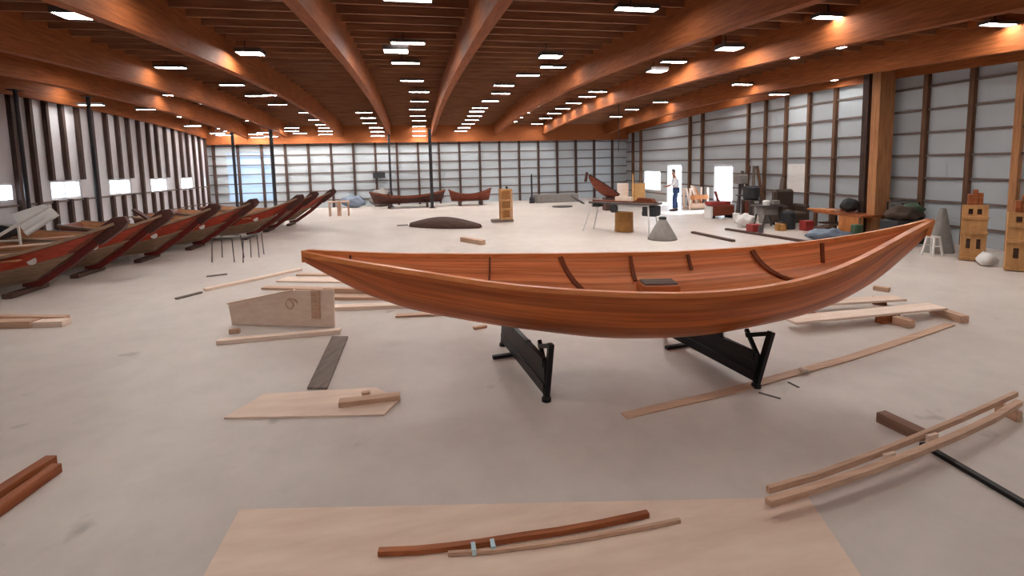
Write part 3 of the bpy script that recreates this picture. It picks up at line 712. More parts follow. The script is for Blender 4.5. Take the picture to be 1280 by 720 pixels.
tag(MB().blob(G(1005, 463, .03), (.05, .04, .025), .3).build('wood_shaving', 'pinelt', smooth=True), 'curl of pale shaving on the reddish floor strip', 'shaving')
# lower right: bent laths over a dark timber
t = tag(plank('timber', G(1100, 526), G(1152, 551), .10, .085, 'brownbd', 'short brown timber under the bent laths at lower right', 'timber'))
pk('bar', (1152, 557), (1310, 650), .05, .03, 'blackmetal', 'long black metal bar running off the right edge at lower right', cat='bar')
t = thing('bent_lath', 'pair of bent pine laths fixed side by side at lower right', 'lath', G(1140, 570))
for cv, nm, w in (([(960, 612), (1020, 595), (1080, 573), (1140, 549), (1200, 524), (1240, 506), (1270, 492)], 'back_lath', .03), ([(960, 628), (1020, 610), (1080, 590), (1140, 568), (1200, 543), (1240, 524), (1274, 503)], 'front_lath', .045)):
    MB().strip([G(a_, b_, .12) for a_, b_ in cv], w, .04).build(nm, 'pine', t)
for q_ in ((1112, 572), (1166, 548)):
    c = G(*q_, .13); MB().bar(c-V((.05, 0, 0)), c+V((.05, .01, 0)), .02, .06).build('spacer_block', 'pinelt', t)
pk('block', (1246, 514), (1274, 528), .05, .09, 'pine', 'pine block holding the right end of the bent laths', cat='block')

# ------------------------------------------------------------------ mid floor
def canoe_over(a, b, w, h, mat, label, name='canoe'):
    a, b = V(a), V(b); ax = b-a; ax.z = 0; u = ax.normalized(); v = V((-u.y, u.x, 0)); L = ax.length
    t = bpy.data.objects.new(name, None); COL.objects.link(t); t.matrix_world = mv((a+b)/2, math.atan2(u.y, u.x)); tag(t, label, 'canoe')
    rows_ = []
    for i in range(21):
        f = i/20; ww = w/2*math.sin(math.pi*(.04+.92*f))**.8; hh = h*(.55+.45*math.sin(math.pi*f))*(.25+.75*math.sin(math.pi*(.04+.92*f))**.5)
        rows_.append([a+ax*f+v*(ww*math.cos(q))+V((0, 0, .02+hh*math.sin(q)**.8)) for q in [math.pi*k/10 for k in range(11)]])
    MB().grid(rows_).build('hull', mat, t)
    for sg, k in ((1, 0), (-1, 10)): MB().strip([r[k]+V((0, 0, .005)) for r in rows_], .03, .04).build('gunwale', 'stem', t)
    MB().strip([r[5]+V((0, 0, .008)) for r in rows_], .03, .02).build('keel_strip', 'stem', t)
    return t
canoe_over(G(513, 283), G(601, 285), .85, .33, 'darkbd', 'dark brown canoe overturned on the open floor beyond the orange boat')
c = G(512, 282); tag(MB().strip([c+V((-.45, .05, .02)), c+V((-.05, 0, .03))], .05, .03).build('stick', 'darkbd'), 'thin dark stick at the left tip of the overturned canoe', 'stick')
t = thing('wood_block', 'short pale stack of two boards on the floor below the overturned canoe', 'boards', G(591, 305))
for z_ in (0., .065): plank('board', G(578, 301.5), G(604, 306), .16, .06, 'pine', None, None, z=z_, part_of=t)
t.name = 'board_stack'
# crate tower
c = G(632, 277); t = thing('wooden_stand', 'tall narrow wooden crate stand with three openings on the open floor', 'stand', c); h = (WY(632, 236, c.y).z)
x, y = c.x+.02, c.y; w = .2
for sx in (-1, 1):
    for sy_ in (-1, 1): MB().box(x+sx*w-.025, x+sx*w+.025, y+sy_*.18-.025, y+sy_*.18+.025, .1, h).build('corner_post', 'crate', t)
for z_ in (.12, .45, .8, h-.06):
    MB().box(x-w, x+w, y-.18, y+.18, z_-.02, z_+.05).build('shelf', 'crate', t)
MB().box(x-w, x+w, y+.15, y+.18, .1, h).build('back_panel', 'crate', t)
MB().box(x-.55, x+.25, y-.22, y+.22, 0, .1).build('foot_board', 'greybd', t); MB().lathe((x+.05, y, h), [(.04, 0), (.05, .05), (.03, .1)], 10).build('knob', 'darkstuff', t)

# bench with planer and saw
t = thing('work_bench', 'long steel topped saw bench with splayed white legs beyond the boat', 'workbench', G(775, 288)); 
a, b = WY(741, 249, 14.6), WY(823, 261, 12.9)
zt_ = .92; a.z = b.z = zt_
u = (b-a).normalized(); v = V((-u.y, u.x, 0))
MB().quadbox((a+b)/2, (b-a), v*.55, V((0, 0, .05))).build('bench_top', 'greymetal', t, bevel=.005)
MB().quadbox((a+b)/2+V((0, 0, .045)), (b-a)*.96, v*.18, V((0, 0, .04))).build('infeed_board', 'rib', t)
MB().quadbox(a.lerp(b, .62)+V((0, 0, -.13)), u*1.2, v*.40, V((0, 0, .2))).build('apron', 'whitem', t)
for f, out in ((.05, -.28), (.9, .08)):
    for s_ in (-1, 1):
        p = a.lerp(b, f)+v*.2*s_; MB().tube([p, V((p.x, p.y, 0))+u*out+v*.14*s_], .024, 8).build('leg', 'whitem', t)
c = a.lerp(b, .9)+V((0, 0, -.2)); MB().quadbox(c, u*.42, v*.42, V((0, 0, .3))).build('motor_box', 'darkstuff', t, bevel=.03)
c = a.lerp(b, .4)+V((0, 0, -.16)); MB().lathe(c-v*.3, [(.12, 0), (.12, .25)], 16, ax=v).build('motor', 'darkstuff', t)
c = a.lerp(b, .08)+V((0, 0, -.08)); MB().quadbox(c, u*.25, v*.3, V((0, 0, .13))).build('switch_box', 'darkstuff', t, bevel=.01)
c = a.lerp(b, .5)+V((0, 0, .12)); MB().quadbox(c, u*.55, v*.12, V((0, 0, .14))).build('fence_guide', 'pinelt', t)
c = a.lerp(b, .8)+V((0, 0, .1)); MB().prism([c+u*-.35-V((0, 0, .08)), c+u*.3-V((0, 0, .08)), c+u*.22+V((0, 0, .05)), c-u*.2+V((0, 0, .07))], v*.2).build('blade_guard', 'rib', t)
# drum
c = G(780, 289); tag(MB().lathe(c, [(.28, 0), (.29, .02), (.28, .3), (.30, .32), (.28, .34), (.28, .60), (.26, .62)], 24).build('cardboard_drum', 'brownbox', smooth=False), 'brown cardboard drum under the saw bench', 'drum')
c = G(828, 299); t = thing('canvas_bag', 'grey canvas dust bag slumped in a cone beside the bench leg', 'bag', c)
MB().lathe(c, [(.40, 0), (.39, .05), (.28, .25), (.16, .45), (.09, .56)], 20).build('sack', 'canvas', t, smooth=True); MB().lathe(c+V((0, 0, .56)), [(.1, 0), (.11, .05), (.07, .07)], 12).build('neck_collar', 'darkstuff', t)
# tipped red boat behind the bench
yb = 20.5; a, b = WY(737, 219, yb), WY(772, 243, yb)
t = thing('rowing_boat', 'small dark red rowing boat tipped up on its stern behind the bench', 'boat', (b.x, yb, 0))
ax = b-a; rows_ = []; nrm = V((ax.z, 0, -ax.x)).normalized()
if nrm.z > 0: nrm = -nrm
for i in range(13):
    f = i/12; ww = .32*math.sin(math.pi*(.05+.75*f))**.8; dd = .42*math.sin(math.pi*(.04+.8*f))**.7
    rows_.append([a+ax*f+V((0, ww*math.cos(q), 0))+nrm*dd*math.sin(q) for q in [math.pi*k/8 for k in range(9)]])
MB().grid(rows_).build('hull', 'redplank', t)
for k in (0, 8): MB().strip([r[k] for r in rows_], .05, .06).build('gunwale', 'stem', t)
MB().bar(a-ax.normalized()*.15+V((0, 0, .05)), a+nrm*.35, .1, .1, up=(0, 1, 0)).build('stem', 'stem', t)
c = V((b.x-.2, yb, 0)); MB().box(c.x-.45, c.x+.35, yb-.2, yb+.2, 0, b.z-.12).build('trestle', 'darkbd', t)
# boards behind the bench
c = G(798, 252); tag(MB().box(c.x-.32, c.x+.3, c.y-.2, c.y+.2, 0, WY(798, 229, c.y).z).build('cardboard_box', 'brownbox', bevel=.01), 'tall brown box standing behind the saw bench', 'box')
c = G(779, 252); tag(MB().box(c.x-.35, c.x+.3, c.y-.02, c.y+.02, 0, WY(779, 229, c.y).z).build('panel', 'pinelt'), 'pale grey panel standing left of the tall brown box', 'panel')
c = G(791, 255); tag(MB().bar(c, V((c.x+.05, c.y+.1, 1.55)), .07, .04, up=(0, 1, 0)).build('upright_board', 'crate'), 'thin upright board leaning before the tall brown box', 'board')
# blue thing high in the right back corner
c = WY(791, 212, 28.); t = thing('wall_sign', 'blue and white poster hanging in the far right corner', 'poster', (c.x, 28.0, 0)); x = c.x
MB().box(x-.3, x+.3, 28.1, 28.12, WY(791, 227, 28.1).z, WY(791, 198, 28.1).z).build('sheet', 'blue', t)
for k in range(3): z_ = WY(791, 223-8*k, 28.1).z; MB().box(x-.25+.08*k, x+.2, 28.08, 28.1, z_-.05, z_+.06).build('pale_patch', 'whitem', t)
t.name = 'wall_poster'
# back wall things
p = WY(474, 219, 28.1); tag(MB().box(p.x-.33, p.x+.33, 27.97, 28.05, p.z-.16, p.z+.16).build('notice_board', 'darkstuff'), 'small dark sign board fixed low on the back wall', 'sign')
for i, (a_, b_, l) in enumerate((((462, 249), (557, 248), 'brown skiff lying along the foot of the back wall'), ((561, 247.5), (614, 246), 'smaller reddish skiff right of the brown one at the back wall'))):
    A_, B__ = G(*a_), G(*b_); yq = 26.2; A_, B__ = WY(*a_, yq), WY(*b_, yq)
    t = bpy.data.objects.new('skiff', None); COL.objects.link(t); t.matrix_world = mv(((A_.x+B__.x)/2, yq, 0)); tag(t, l, 'boat')
    rows_ = []; L_ = B__.x-A_.x
    for k in range(17):
        f = k/16; w_ = .55*math.sin(math.pi*(.03+.94*f))**.7; hh = .42+.3*abs(2*f-1)**2
        rows_.append([(A_.x+L_*f, yq-w_, hh+.15), (A_.x+L_*(.06+.88*f), yq-w_*.7, .25), (A_.x+L_*(.06+.88*f), yq+w_*.7, .25), (A_.x+L_*f, yq+w_, hh+.15)])
    MB().grid(rows_).build('hull', 'redplank' if i else 'stem', t)
    for k in (0, 3): MB().strip([r[k] for r in rows_], .06, .06).build('gunwale', 'rib', t)
    for f in (.25, .75): MB().box(A_.x+L_*f-.06, A_.x+L_*f+.06, yq-.45, yq+.45, 0, .25).build('chock', 'darkbd', t)
for px, l, m_, hh in ((440, 'grey tarp bundle by the back wall left of the brown skiff', 'tarp', .7), (476, 'white and grey bundle behind the brown skiff', 'canvas', 1.)):
    c = WY(px, 246, 27.0); tag(MB().blob((c.x, 27.5, hh*.45), (.6, .3, hh*.5), .25, 3).build('tarp_bundle', m_, smooth=True), l, 'bundle')
# small pink stools left of them
for px, l in ((417, 'left one of the two small pinkish stools beyond the last drift boat'), (430, 'right one of the two small pinkish stools beyond the last drift boat')):
    c = WY(px, 252, 23.); t = thing('stool', l, 'stool', (c.x, 23., 0), 'small stools by the drift boats')
    MB().box(c.x-.22, c.x+.22, 22.8, 23.2, .62, .67).build('seat', 'pine', t)
    for sx in (-.18, .18):
        for sy_ in (-.16, .16): MB().box(c.x+sx-.02, c.x+sx+.02, 23+sy_-.02, 23+sy_+.02, 0, .62).build('leg', 'pine', t)
# grey trough and post at right of back
a, b = G(671, 254), G(728, 253); tag(MB().box(a.x, b.x, a.y, a.y+.7, 0, .45).build('concrete_curb', 'canvas', bevel=.02), 'low long grey crate in front of the back wall', 'crate')
c = G(665, 254); t = thing('post_on_base', 'slim dark upright post left of the low grey crate', 'post', c); MB().lathe(c, [(.05, 0), (.05, 1.5), (.03, 1.6)], 10).build('shaft', 'steel', t); MB().lathe(c, [(.16, 0), (.14, .3), (.06, .4)], 12).build('base', 'steel', t)
t.name = 'dark_post'
c = G(703, 258.5); tag(MB().lathe(c, [(.5, 0), (.5, .04), (.1, .06)], 24).build('floor_plate', 'greymetal'), 'flat round grey plate lying on the far floor', 'plate')
c = G(722, 255); tag(MB().tube([c+V((.35*math.cos(q*.4), .1*math.sin(q*.4), .22+.22*math.sin(q*.4-1.57))) for q in range(16)], .04, 8).build('hoop', 'greymetal'), 'small grey hoop standing beside the low grey crate', 'hoop')

# dark bars on the floor
pk('floor_bar', (866, 291.5), (917, 302.5), .12, .06, 'darkbd', 'short dark bar on the floor beyond the boat', cat='bar')
pk('floor_bar', (908, 287.5), (1030, 307), .13, .06, 'darkbd', 'long dark bar on the floor in front of the right wall clutter', cat='bar')

# ------------------------------------------------------------------ person
def skinned(name, pts, edges, rad, mat, parent, sub=2):
    me = bpy.data.meshes.new(name+' cage'); me.from_pydata([tuple(p) for p in pts], edges, []); o = bpy.data.objects.new(name+' cage', me); COL.objects.link(o)
    sk = o.modifiers.new('s', 'SKIN'); ss = o.modifiers.new('u', 'SUBSURF'); ss.levels = sub; ss.render_levels = sub
    for i, d in enumerate(me.skin_vertices[0].data): d.radius = rad[i] if isinstance(rad[i], tuple) else (rad[i], rad[i]); d.use_root = (i == 0)
    dg = bpy.context.evaluated_depsgraph_get(); dg.update(); m2 = bpy.data.meshes.new_from_object(o.evaluated_get(dg)); bpy.data.objects.remove(o); bpy.data.meshes.remove(me)
    m2.materials.clear(); m2.materials.append(M[mat]); m2.name = name
    for f in m2.polygons: f.use_smooth = True
    n = bpy.data.objects.new(name, m2); COL.objects.link(n)
    if parent is not None:
        n.parent = parent
    return n
pc = G(845, 263.5); per = thing('person', 'person in white shirt and blue jeans standing at the bright doorway', 'person', pc)
per.matrix_world = mv(pc, -.5)
# local frame: faces -x
B = [(0, 0, .95), (-.02, 0, 1.12), (-.05, 0, 1.30), (-.07, 0, 1.43), (-.09, 0, 1.51), (-.12, 0, 1.58), (-.13, 0, 1.68),
     (0, .10, .90), (-.02, .11, .50), (.03, .12, .09), (-.12, .13, .035), (0, -.10, .90), (-.10, -.12, .50), (-.08, -.13, .09), (-.23, -.14, .035),
     (-.07, .19, 1.42), (-.12, .25, 1.16), (-.33, .20, 1.04), (-.07, -.19, 1.42), (-.16, -.25, 1.17), (-.38, -.20, 1.08)]
E_ = [(0, 1), (1, 2), (2, 3), (3, 4), (4, 5), (5, 6), (0, 7), (7, 8), (8, 9), (9, 10), (0, 11), (11, 12), (12, 13), (13, 14), (3, 15), (15, 16), (16, 17), (3, 18), (18, 19), (19, 20)]
Rr_ = [(.13, .12), .12, .14, .10, .058, .095, .095, .085, .06, .045, .035, .085, .06, .045, .035, .055, .045, .032, .055, .045, .032]
fb, fe, fr = list(B), list(E_), list(Rr_)
for w, sg in ((17, 1), (20, -1)):   # palm, four fingers and a thumb
    x, y, z = B[w]; k = len(fb); fb.append((x-.09, y, z-.005)); fe.append((w, k)); fr.append(.028)
    for j in range(4):
        yo = (-.03+.02*j); L_ = (.07, .085, .08, .06)[j]
        fb += [(x-.09-L_*.6, y+yo, z-.01), (x-.09-L_, y+yo, z-.03)]; fe += [(k, len(fb)-2), (len(fb)-2, len(fb)-1)]; fr += [.010, .008]
    fb += [(x-.06, y-sg*.045, z), (x-.10, y-sg*.06, z-.01)]; fe += [(k, len(fb)-2), (len(fb)-2, len(fb)-1)]; fr += [.011, .009]
body = skinned('body', fb, fe, fr, 'skin', per)
sh = [0, 1, 2, 3, 15, 16, 18, 19]; mp = {v_: i for i, v_ in enumerate(sh)}
skinned('shirt', [B[i] for i in sh]+[(-.22, .23, 1.10), (-.26, -.23, 1.12)], [(mp[a], mp[b]) for a, b in E_ if a in mp and b in mp]+[(mp[16], 8), (mp[19], 9)], [(.165, .15), .17, .19, .14, .09, .075, .08, .068, .055, .055], 'shirt', per)
sh = [0, 7, 8, 9, 11, 12, 13]; mp = {v_: i for i, v_ in enumerate(sh)}
skinned('jeans', [B[i] for i in sh], [(mp[a], mp[b]) for a, b in E_ if a in mp and b in mp], [(.15, .135), .115, .085, .07, .115, .085, .07], 'jean', per)
def addlocal(name, mb, mat, par): 
    o = mb.build(name, mat, None, smooth=True, mw=Matrix.Identity(4)); o.parent = par; return o
hm = MB(); vs = bmesh.ops.create_icosphere(hm.bm, subdivisions=3, radius=1.)['verts']
for v_ in vs: v_.co = V((v_.co.x*.105-.125, v_.co.y*.092, v_.co.z*.12+1.705)) if not (v_.co.x < -.3 and v_.co.z < .35) else V((v_.co.x*.06-.125, v_.co.y*.075, v_.co.z*.07+1.69))
addlocal('hair', hm, 'hair', per)
for s_ in (-1, 1):
    p = B[10] if s_ > 0 else B[14]; q = B[9] if s_ > 0 else B[13]
    sm = MB(); sm.strip([V(q)+V((.05, 0, -.05)), V(q)+V((-.05, 0, -.045)), V(p)+V((-.04, 0, -.005))], [.085, .1, .08], [.08, .09, .05]); addlocal('shoe', sm, 'darkstuff', per)
nm = MB(); nm.blob((-.22, 0, 1.62), (.02, .014, .022), 0); addlocal('nose', nm, 'skin', per)

# ------------------------------------------------------------------ clutter along the right wall
def bx_at(name, px, py, wpx, hpx, dep, mat, label, cat, ydepth=None, bevel=.01):
    c = G(px, py); L = (c-EYE).dot(FW)/FPX; w = wpx*L; h = hpx*L
    return tag(MB().box(c.x-w/2, c.x+w/2, c.y, c.y+dep, 0, h).build(name, mat, bevel=bevel), label, cat)
# wooden bench frame near doorway
c = G(874, 262); t = thing('scrap_crate', 'open pine crate of offcuts in the light of the doorway', 'crate', c); x, y = c.x, c.y
for sx in (-.42, .42):
    for sy_ in (0, .5): MB().box(x+sx-.04, x+sx+.04, y+sy_, y+sy_+.08, 0, .95).build('corner_post', 'pinelt', t)
for z_ in (.08, .45): 
    MB().box(x-.42, x+.42, y-.02, y, z_, z_+.2).build('side_board', 'pine' if z_ < .2 else 'orangew', t)
MB().box(x-.42, x+.42, y, y+.58, .04, .08).build('bottom_board', 'pine', t)
for k in range(6):
    a = V((x-.35+.13*k, y+.2+.04*(k % 3), .2)); MB().bar(a, a+V((random.uniform(-.3, .3), .1, random.uniform(.7, 1.0))), .07, .04, up=(0, 1, 0)).build('offcut', ('pinelt', 'pine', 'orangew')[k % 3], t)
# dark red machine low
c = G(905, 273); t = thing('bench_planer', 'dark red planer with white end plate right of the doorway', 'machine', c); x, y = c.x, c.y
MB().box(x-.45, x+.45, y, y+.5, .1, .5).build('body', 'redplank', t, bevel=.04); MB().box(x-.55, x-.47, y, y+.4, 0, .45).build('end_plate', 'whitem', t)
MB().box(x-.5, x+.3, y+.05, y+.45, .5, .62).build('table', 'redp', t, bevel=.01)
for sx in (-.35, .35): MB().box(x+sx-.05, x+sx+.05, y+.1, y+.4, 0, .1).build('foot', 'darkstuff', t)
MB().bar((x-.1, y+.2, .6), (x-.25, y+.2, 1.0), .08, .05, up=(0, 1, 0)).build('lever', 'redplank', t)
c = G(920, 276); tag(MB().lathe(c, [(.09, 0), (.12, .26), (.11, .27)], 16).build('bucket', 'whitem'), 'small white bucket right of the dark red planer', 'bucket')
# band of machines: standing grey drill press, shop vac, black tub
c = G(928, 272); t = thing('drill_press', 'tall grey drill press by the wall right of the bright door', 'machine', c); x, y = c.x, c.y
MB().box(x-.2, x+.2, y, y+.35, 0, .08).build('base', 'greymetal', t); MB().lathe((x, y+.2, .08), [(.05, 0), (.05, 1.45)], 12).build('column', 'greymetal', t)
MB().box(x-.14, x+.14, y-.1, y+.4, 1.25, 1.6).build('head', 'canvas', t, bevel=.03); MB().box(x-.16, x+.16, y-.1, y+.2, .8, .85).build('table', 'greymetal', t); MB().lathe((x, y, 1.0), [(.02, 0), (.03, .25)], 8).build('chuck', 'greymetal', t)
c = G(943, 277); t = thing('black_tub', 'round black tub up on a grey stand against the right wall', 'tub', c); x, y = c.x, c.y
MB().lathe((x, y+.2, .75), [(.22, 0), (.27, .06), (.27, .42), (.2, .48)], 20).build('drum', 'darkstuff', t); 
for sx in (-.2, .2):
    for sy_ in (0, .4): MB().box(x+sx-.02, x+sx+.02, y+sy_-.02, y+sy_+.02, 0, .75).build('leg', 'greymetal', t)
MB().box(x-.26, x+.26, y-.05, y+.45, .72, .75).build('top', 'greymetal', t)
c = G(935, 284); tag(MB().blob((c.x-.1, c.y, .24), (.28, .24, .2), .3, 3).build('white_sack', 'whitem', smooth=True), 'crumpled white sack on the floor under the black tub', 'sack')
bx_at('tool_box', 947, 290, 14, 9, .3, 'redp', 'low red tool box in front of the white sack', 'box')
c = G(964, 285); t = thing('table_saw', 'grey contractor saw on a splayed base right of the red tool box', 'machine', c); x, y = c.x, c.y
MB().box(x-.38, x+.38, y-.1, y+.5, .66, .72).build('table', 'greymetal', t, bevel=.01); MB().box(x-.25, x+.25, y, y+.4, .4, .66).build('cabinet', 'canvas', t, bevel=.02)
for sx in (-1, 1):
    for sy_ in (0, .4): MB().bar((x+sx*.22, y+sy_, .42), (x+sx*.33, y+sy_, 0), .04, .04).build('leg', 'greymetal', t)
MB().lathe((x-.12, y+.1, .72), [(.1, 0), (.11, .12), (.05, .15)], 14).build('white_pot', 'whitem', t); MB().box(x+.08, x+.3, y, y+.2, .72, .86).build('clamp_box', 'canvas', t, bevel=.02)
# slanted boards leaning on the wall
for px, l, m_ in ((949, 'thin pale board leaning on the wall behind the table saw', 'greybd'), (966, 'brown board leaning on the wall behind the table saw', 'postwood')):
    c = G(px, 276); tag(MB().bar((c.x+.5, c.y+1., 0), (XR-.30, c.y+1.4, 1.9), .12, .03, up=(0, 1, 0)).build('leaning_board', m_), l, 'board')
ex = [('paint_can', 951, 291, 'greymetal', 'small grey can right of the red tool box', 'can', .07, .2), ('gas_bottle', 935, 270, 'redplank', 'slim dark red bottle beside the drill press', 'bottle', .11, .75),
      ('waste_bin', 985, 286, 'darkstuff', 'round dark bin left of the brown armchair', 'bin', .2, .55), ('cable_drum', 976, 288, 'brownbox', 'small brown cable drum before the table saw', 'drum', .16, .22)]
for nm, px, py, m_, l, ct, r_, h_ in ex:
    c = G(px, py); t = thing(nm, l, ct, c); MB().lathe(c, [(r_*.94, 0), (r_, .02), (r_, h_*.9), (r_*.8, h_)], 18).build('body', m_, t); MB().lathe(c+V((0, 0, h_)), [(r_*.5, 0), (r_*.45, .04)], 12).build('cap', 'greymetal', t)
for k, (px, py, w_, h_, m_, l) in enumerate(((957, 279, .34, .42, 'canvas', 'grey box behind the table saw'), (1008, 288, .3, .26, 'redp', 'small red box at the right side of the brown armchair'), (893, 268, .28, .34, 'whitem', 'white box on the floor left of the dark red planer'), (976, 278, .3, .7, 'postwood', 'upright brown box between table saw and armchair'))):
    c = G(px, py); tag(MB().box(c.x-w_/2, c.x+w_/2, c.y-.12, c.y+.12, 0, h_).box(c.x-w_/2-.01, c.x+w_/2+.01, c.y-.13, c.y+.13, h_, h_+.04).build('storage_box', m_, bevel=.006), l, 'box')
for px, hh_, m_, l in ((923, 1.7, 'greybd', 'grey board leaning on the right wall beside the drill press'), (931, 1.9, 'postwood', 'brown board leaning on the right wall behind the drill press'), (973, 1.5, 'greybd', 'short grey board leaning on the wall left of the armchair')):
    p = WX(px, 250, XR-.55); tag(MB().bar((XR-.6, p.y, .02), (XR-.28, p.y+.15, hh_), .14, .03, up=(0, 1, 0)).build('leaning_board', m_), l, 'board')
# brown armchair shaped chest
c = G(996, 283); t = thing('armchair', 'dark brown padded armchair against the right wall', 'armchair', c); x, y = c.x, c.y
MB().box(x-.38, x+.38, y, y+.65, .1, .45).build('seat', 'olive', t, bevel=.05); MB().box(x-.38, x+.34, y+.5, y+.75, .3, 1.15).build('backrest', 'olive', t, bevel=.07)
for sx in (-1, 1): MB().box(x+sx*.4-.09, x+sx*.4+.09, y, y+.65, .1, .68).build('armrest', 'olive', t, bevel=.05)
for sx in (-.35, .35):
    for sy_ in (.05, .6): MB().box(x+sx-.03, x+sx+.03, y+sy_-.03, y+sy_+.03, 0, .1).build('leg', 'darkstuff', t)
p = WX(997, 205, XR-.05); q = WX(997, 240, XR-.05); tag(MB().box(XR-.09, XR-.05, p.y-.4, p.y+.4, q.z, p.z).build('wall_panel', 'whitem'), 'white rectangular panel on the right wall above the brown armchair', 'panel')
# low table with boards + bag
x0, x1 = 11.75, 12.55; y0, y1 = WX(1076, 288, x0).y, WX(1022, 288, x0).y+.2; t = thing('work_table', 'low wooden table before the right wall beside the dark column', 'table', ((x0+x1)/2, (y0+y1)/2, 0))
MB().box(x0, x1, y0, y1, .52, .58).build('table_top', 'cedar', t); MB().box(x0+.02, x0+.06, y0, y0+(y1-y0)*.45, .06, .52).build('side_panel', 'orangew', t)
for a_ in (x0+.05, x1-.05):
    for b_ in (y0+.05, y1-.05): MB().box(a_-.04, a_+.04, b_-.04, b_+.04, 0, .52).build('leg', 'postwood', t)
MB().box(x0+.1, x1-.1, y0+(y1-y0)*.5, y1-.1, .2, .24).build('shelf', 'darkbd', t)
for k in range(3): tag(MB().box(x0+.03+.22*k, x0+.17+.22*k, y0+1.02+.03*k, y1+.25-.1*k, .58, .63).build('board', ('orangew', 'pine', 'cedar')[k], bevel=.004), ('orange', 'pale pine', 'red brown')[k]+(' board lying nearest the front edge of the low table', ' board lying in the middle of the low table', ' board lying at the back of the low table')[k], 'board')
tag(MB().blob((x0+.38, y0+.75, .58+.212), (.24, .22, .195), .1, 3).build('tool_bag', 'darkstuff', smooth=True), 'lumpy black bag on top of the low wooden table', 'bag')
c2 = G(1056, 297)+V((.26, -.1, 0)); bb = tag(MB().box(c2.x-.12, c2.x+.12, c2.y-.1, c2.y+.1, 0, .36).build('jerry_can', 'green', bevel=.03), 'dull green can on the floor in front of the low table', 'can')
for k, (px, py, m_, l) in enumerate(((1034, 292, 'darkbd', 'dark brown heap in front of the low table'), (1078, 296, 'tarp', 'blue grey folded tarp on the floor before the dark column'))):
    c = G(px, py); tag(MB().blob((min(c.x, (11.4, 10.75)[k]), c.y, .1), ((.28, .58)[k], (.25, .26)[k], (.15, .17)[k]), .3, 3).build('cloth_heap', m_, smooth=True), l, 'heap')
# items at far right
c = G(1138, 296); x, y = 12.45, WX(1138, 270, 12.45).y; c = V((x, y, 0)); t = thing('metal_rack', 'black open metal rack by the right wall behind the boat tip', 'rack', c)
hh = WY(1138, 253, y).z
for sx in (-.26, .26): MB().tube([(x+sx, y, 0), (x+sx, y, hh)], .02, 6).build('upright', 'blackmetal', t); MB().tube([(x+sx, y+.4, 0), (x+sx, y+.4, hh)], .02, 6).build('upright', 'blackmetal', t)
for z_ in (.25, .65, hh-.02):
    MB().box(x-.26, x+.26, y, y+.4, z_-.015, z_+.015).build('shelf', 'greymetal' if z_ > .9 else 'blackmetal', t)
tag(MB().box(x-.2, x+.15, y+.06, y+.34, .667, min(.95, hh-.08)).build('green_box', 'green', bevel=.02), 'green box on the middle shelf of the black rack', 'box')
c = G(1166, 309); x, y = c.x, c.y; t = thing('storage_bin', 'dark bin heaped with olive cloth left of the grey tarp', 'bin', (x-.15, y+.5, 0))
MB().box(x-.55, x+.3, y+.4, y+.9, 0, .6).build('bin', 'darkstuff', t, bevel=.03); MB().blob((x-.1, y+.65, .74), (.42, .28, .2), .3, 3).build('cloth', 'olive', t, smooth=True); MB().blob((x+.1, y+.6, .86), (.2, .2, .14), .3, 2).build('green_cloth', 'green', t, smooth=True)
# white step stool
c = G(1165, 319); x, y = c.x, c.y; h = WY(1165, 295, y).z; t = thing('step_stool', 'small white stool with splayed legs on the floor by the grey tarp', 'stool', c)
MB().box(x-.09, x+.09, y-.1, y+.1, h-.04, h).build('seat', 'whitem', t, bevel=.01)
for sx in (-1, 1):
    for sy_ in (-1, 1): MB().bar((x+sx*.07, y+sy_*.08, h-.04), (x+sx*.13, y+sy_*.12, 0), .03, .03, up=(0, 1, 0)).build('leg', 'whitem', t)
    MB().bar((x-.1, y+sx*.1, h*.5), (x+.1, y+sx*.1, h*.5), .02, .03).build('rung', 'whitem', t)
# grey tarp
c = G(1192, 320); x, y = c.x+.16, c.y+.2; hh = WY(1188, 262, y).z; rows_ = []
for i in range(15):
    f = i/14; a = 6.2832*f
    rows_.append([(x+.08*g_+(.30-.24*g_)*math.cos(a)*(1+.12*math.sin(5*a)), y+.25+(.25-.2*g_)*math.sin(a)*(1+.12*math.sin(4*a)), hh*g_) for g_ in (0, .2, .4, .6, .8, 1)])
tag(MB().grid(rows_).build('draped_tarp', 'canvas'), 'grey tarp draped over a tall post right of the white stool', 'tarp')
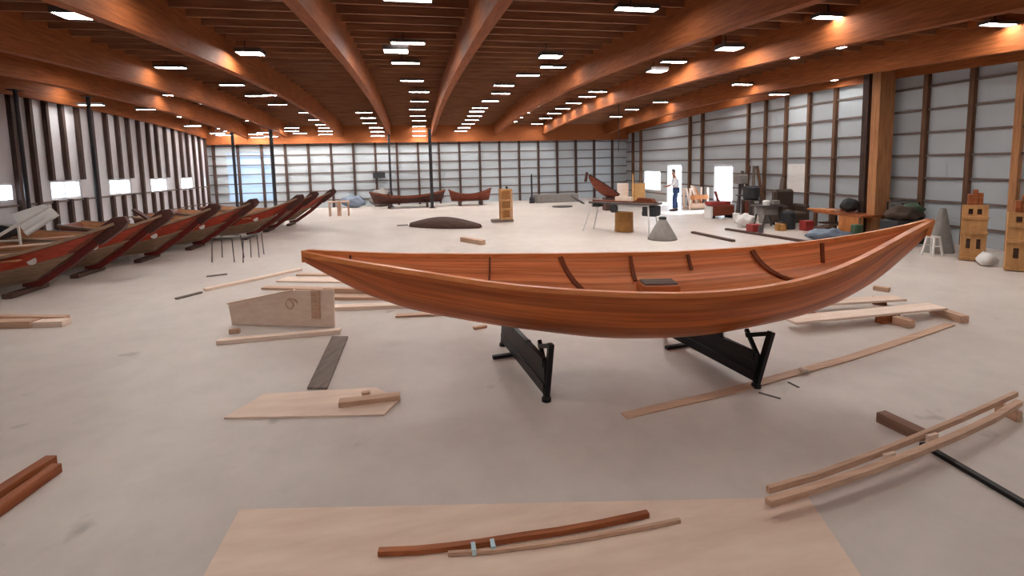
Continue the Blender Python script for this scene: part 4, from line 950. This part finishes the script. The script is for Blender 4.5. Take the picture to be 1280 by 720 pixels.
# carved pine cabinets
def carved(px0, px1, pyb, pyt, label, crown=True):
    a, b = G(px0, pyb), G(px1, pyb); x0, x1, y = a.x, b.x, (a.y+b.y)/2; h = WY((px0+px1)/2, pyt, y).z; cx = (x0+x1)/2; t = thing('pine_cabinet', label, 'cabinet', (cx, y, 0)); D_ = .2
    MB().box(x0, x1, y+.05, y+D_, .0, h).build('carcass', 'crate', t, bevel=.006)
    holes = [(x0+(x1-x0)*u0, x0+(x1-x0)*u1, h*v0, h*v1) for u0, u1, v0, v1 in ((.22, .42, .84, .94), (.58, .78, .84, .94), (.2, .38, .22, .40), (.62, .80, .22, .40))]
    mb = MB(); wallmesh(x0-.01, x1+.01, .02, h+.01, holes, lambda p_, q_, r_, s_: mb.box(p_, q_, y, y+.05, r_, s_)); mb.build('face_board', 'crate', t)
    for hl in holes: MB().box(hl[0], hl[1], y+.03, y+.048, hl[2], hl[3]).build('dark_opening', 'darkbd', t)
    for z_ in (.0, .47, .74): MB().box(x0-.02, x1+.02, y-.03, y, h*z_+.02, h*z_+.08).build('ledge', 'crate', t)
    if crown:
        for k, (u0, hh_) in enumerate(((.3, .22), (.5, .32), (.72, .25))): MB().box(x0+(x1-x0)*u0-.04, x0+(x1-x0)*u0+.04, y+.1, y+.2, h, h+hh_).build('crown_slat', 'cedar', t, bevel=.01)
    t.matrix_world = mv((cx+.12, y+.1, 0), -.85)
    return t
carved(1203, 1229, 328, 258, 'carved pine cabinet with cut openings standing at the right wall')
carved(1262, 1296, 342, 268, 'second carved pine cabinet cut off by the right edge', True)
c = G(1240, 333); tag(MB().blob((c.x, c.y+.1, .12), (.16, .15, .13), .3, 2).build('white_bag', 'whitem', smooth=True), 'small white bundle on the floor between the two pine cabinets', 'bundle')

# ------------------------------------------------------------------ light and camera
w = bpy.data.worlds.new('World'); SC.world = w; w.use_nodes = True
bg = w.node_tree.nodes['Background']; bg.inputs['Color'].default_value = (.82, .9, 1., 1); bg.inputs['Strength'].default_value = 9.
cam = bpy.data.cameras.new('Camera'); co = bpy.data.objects.new('Camera', cam); COL.objects.link(co)
mw = Matrix((RT, UP, -FW)).transposed().to_4x4(); mw.translation = EYE; co.matrix_world = mw
cam.shift_y = (PCY-360)/1280; cam.sensor_fit = 'HORIZONTAL'; cam.sensor_width = 36.; cam.lens = FPX/1280*36.; cam.clip_end = 200; cam.clip_start = .05
SC.camera = co
sl = bpy.data.lights.new('Sun', 'SUN'); sl.energy = 12.; sl.angle = .01; sl.color = (1., .96, .9); so = bpy.data.objects.new('Sun', sl); COL.objects.link(so)
so.rotation_euler = V((-1., -.12, -.62)).to_track_quat('-Z', 'Y').to_euler()
SC.view_settings.view_transform = 'Standard'; SC.view_settings.look = 'None'; SC.view_settings.gamma = 1.; SC.view_settings.use_curve_mapping = False
SC.view_settings.exposure = 0.
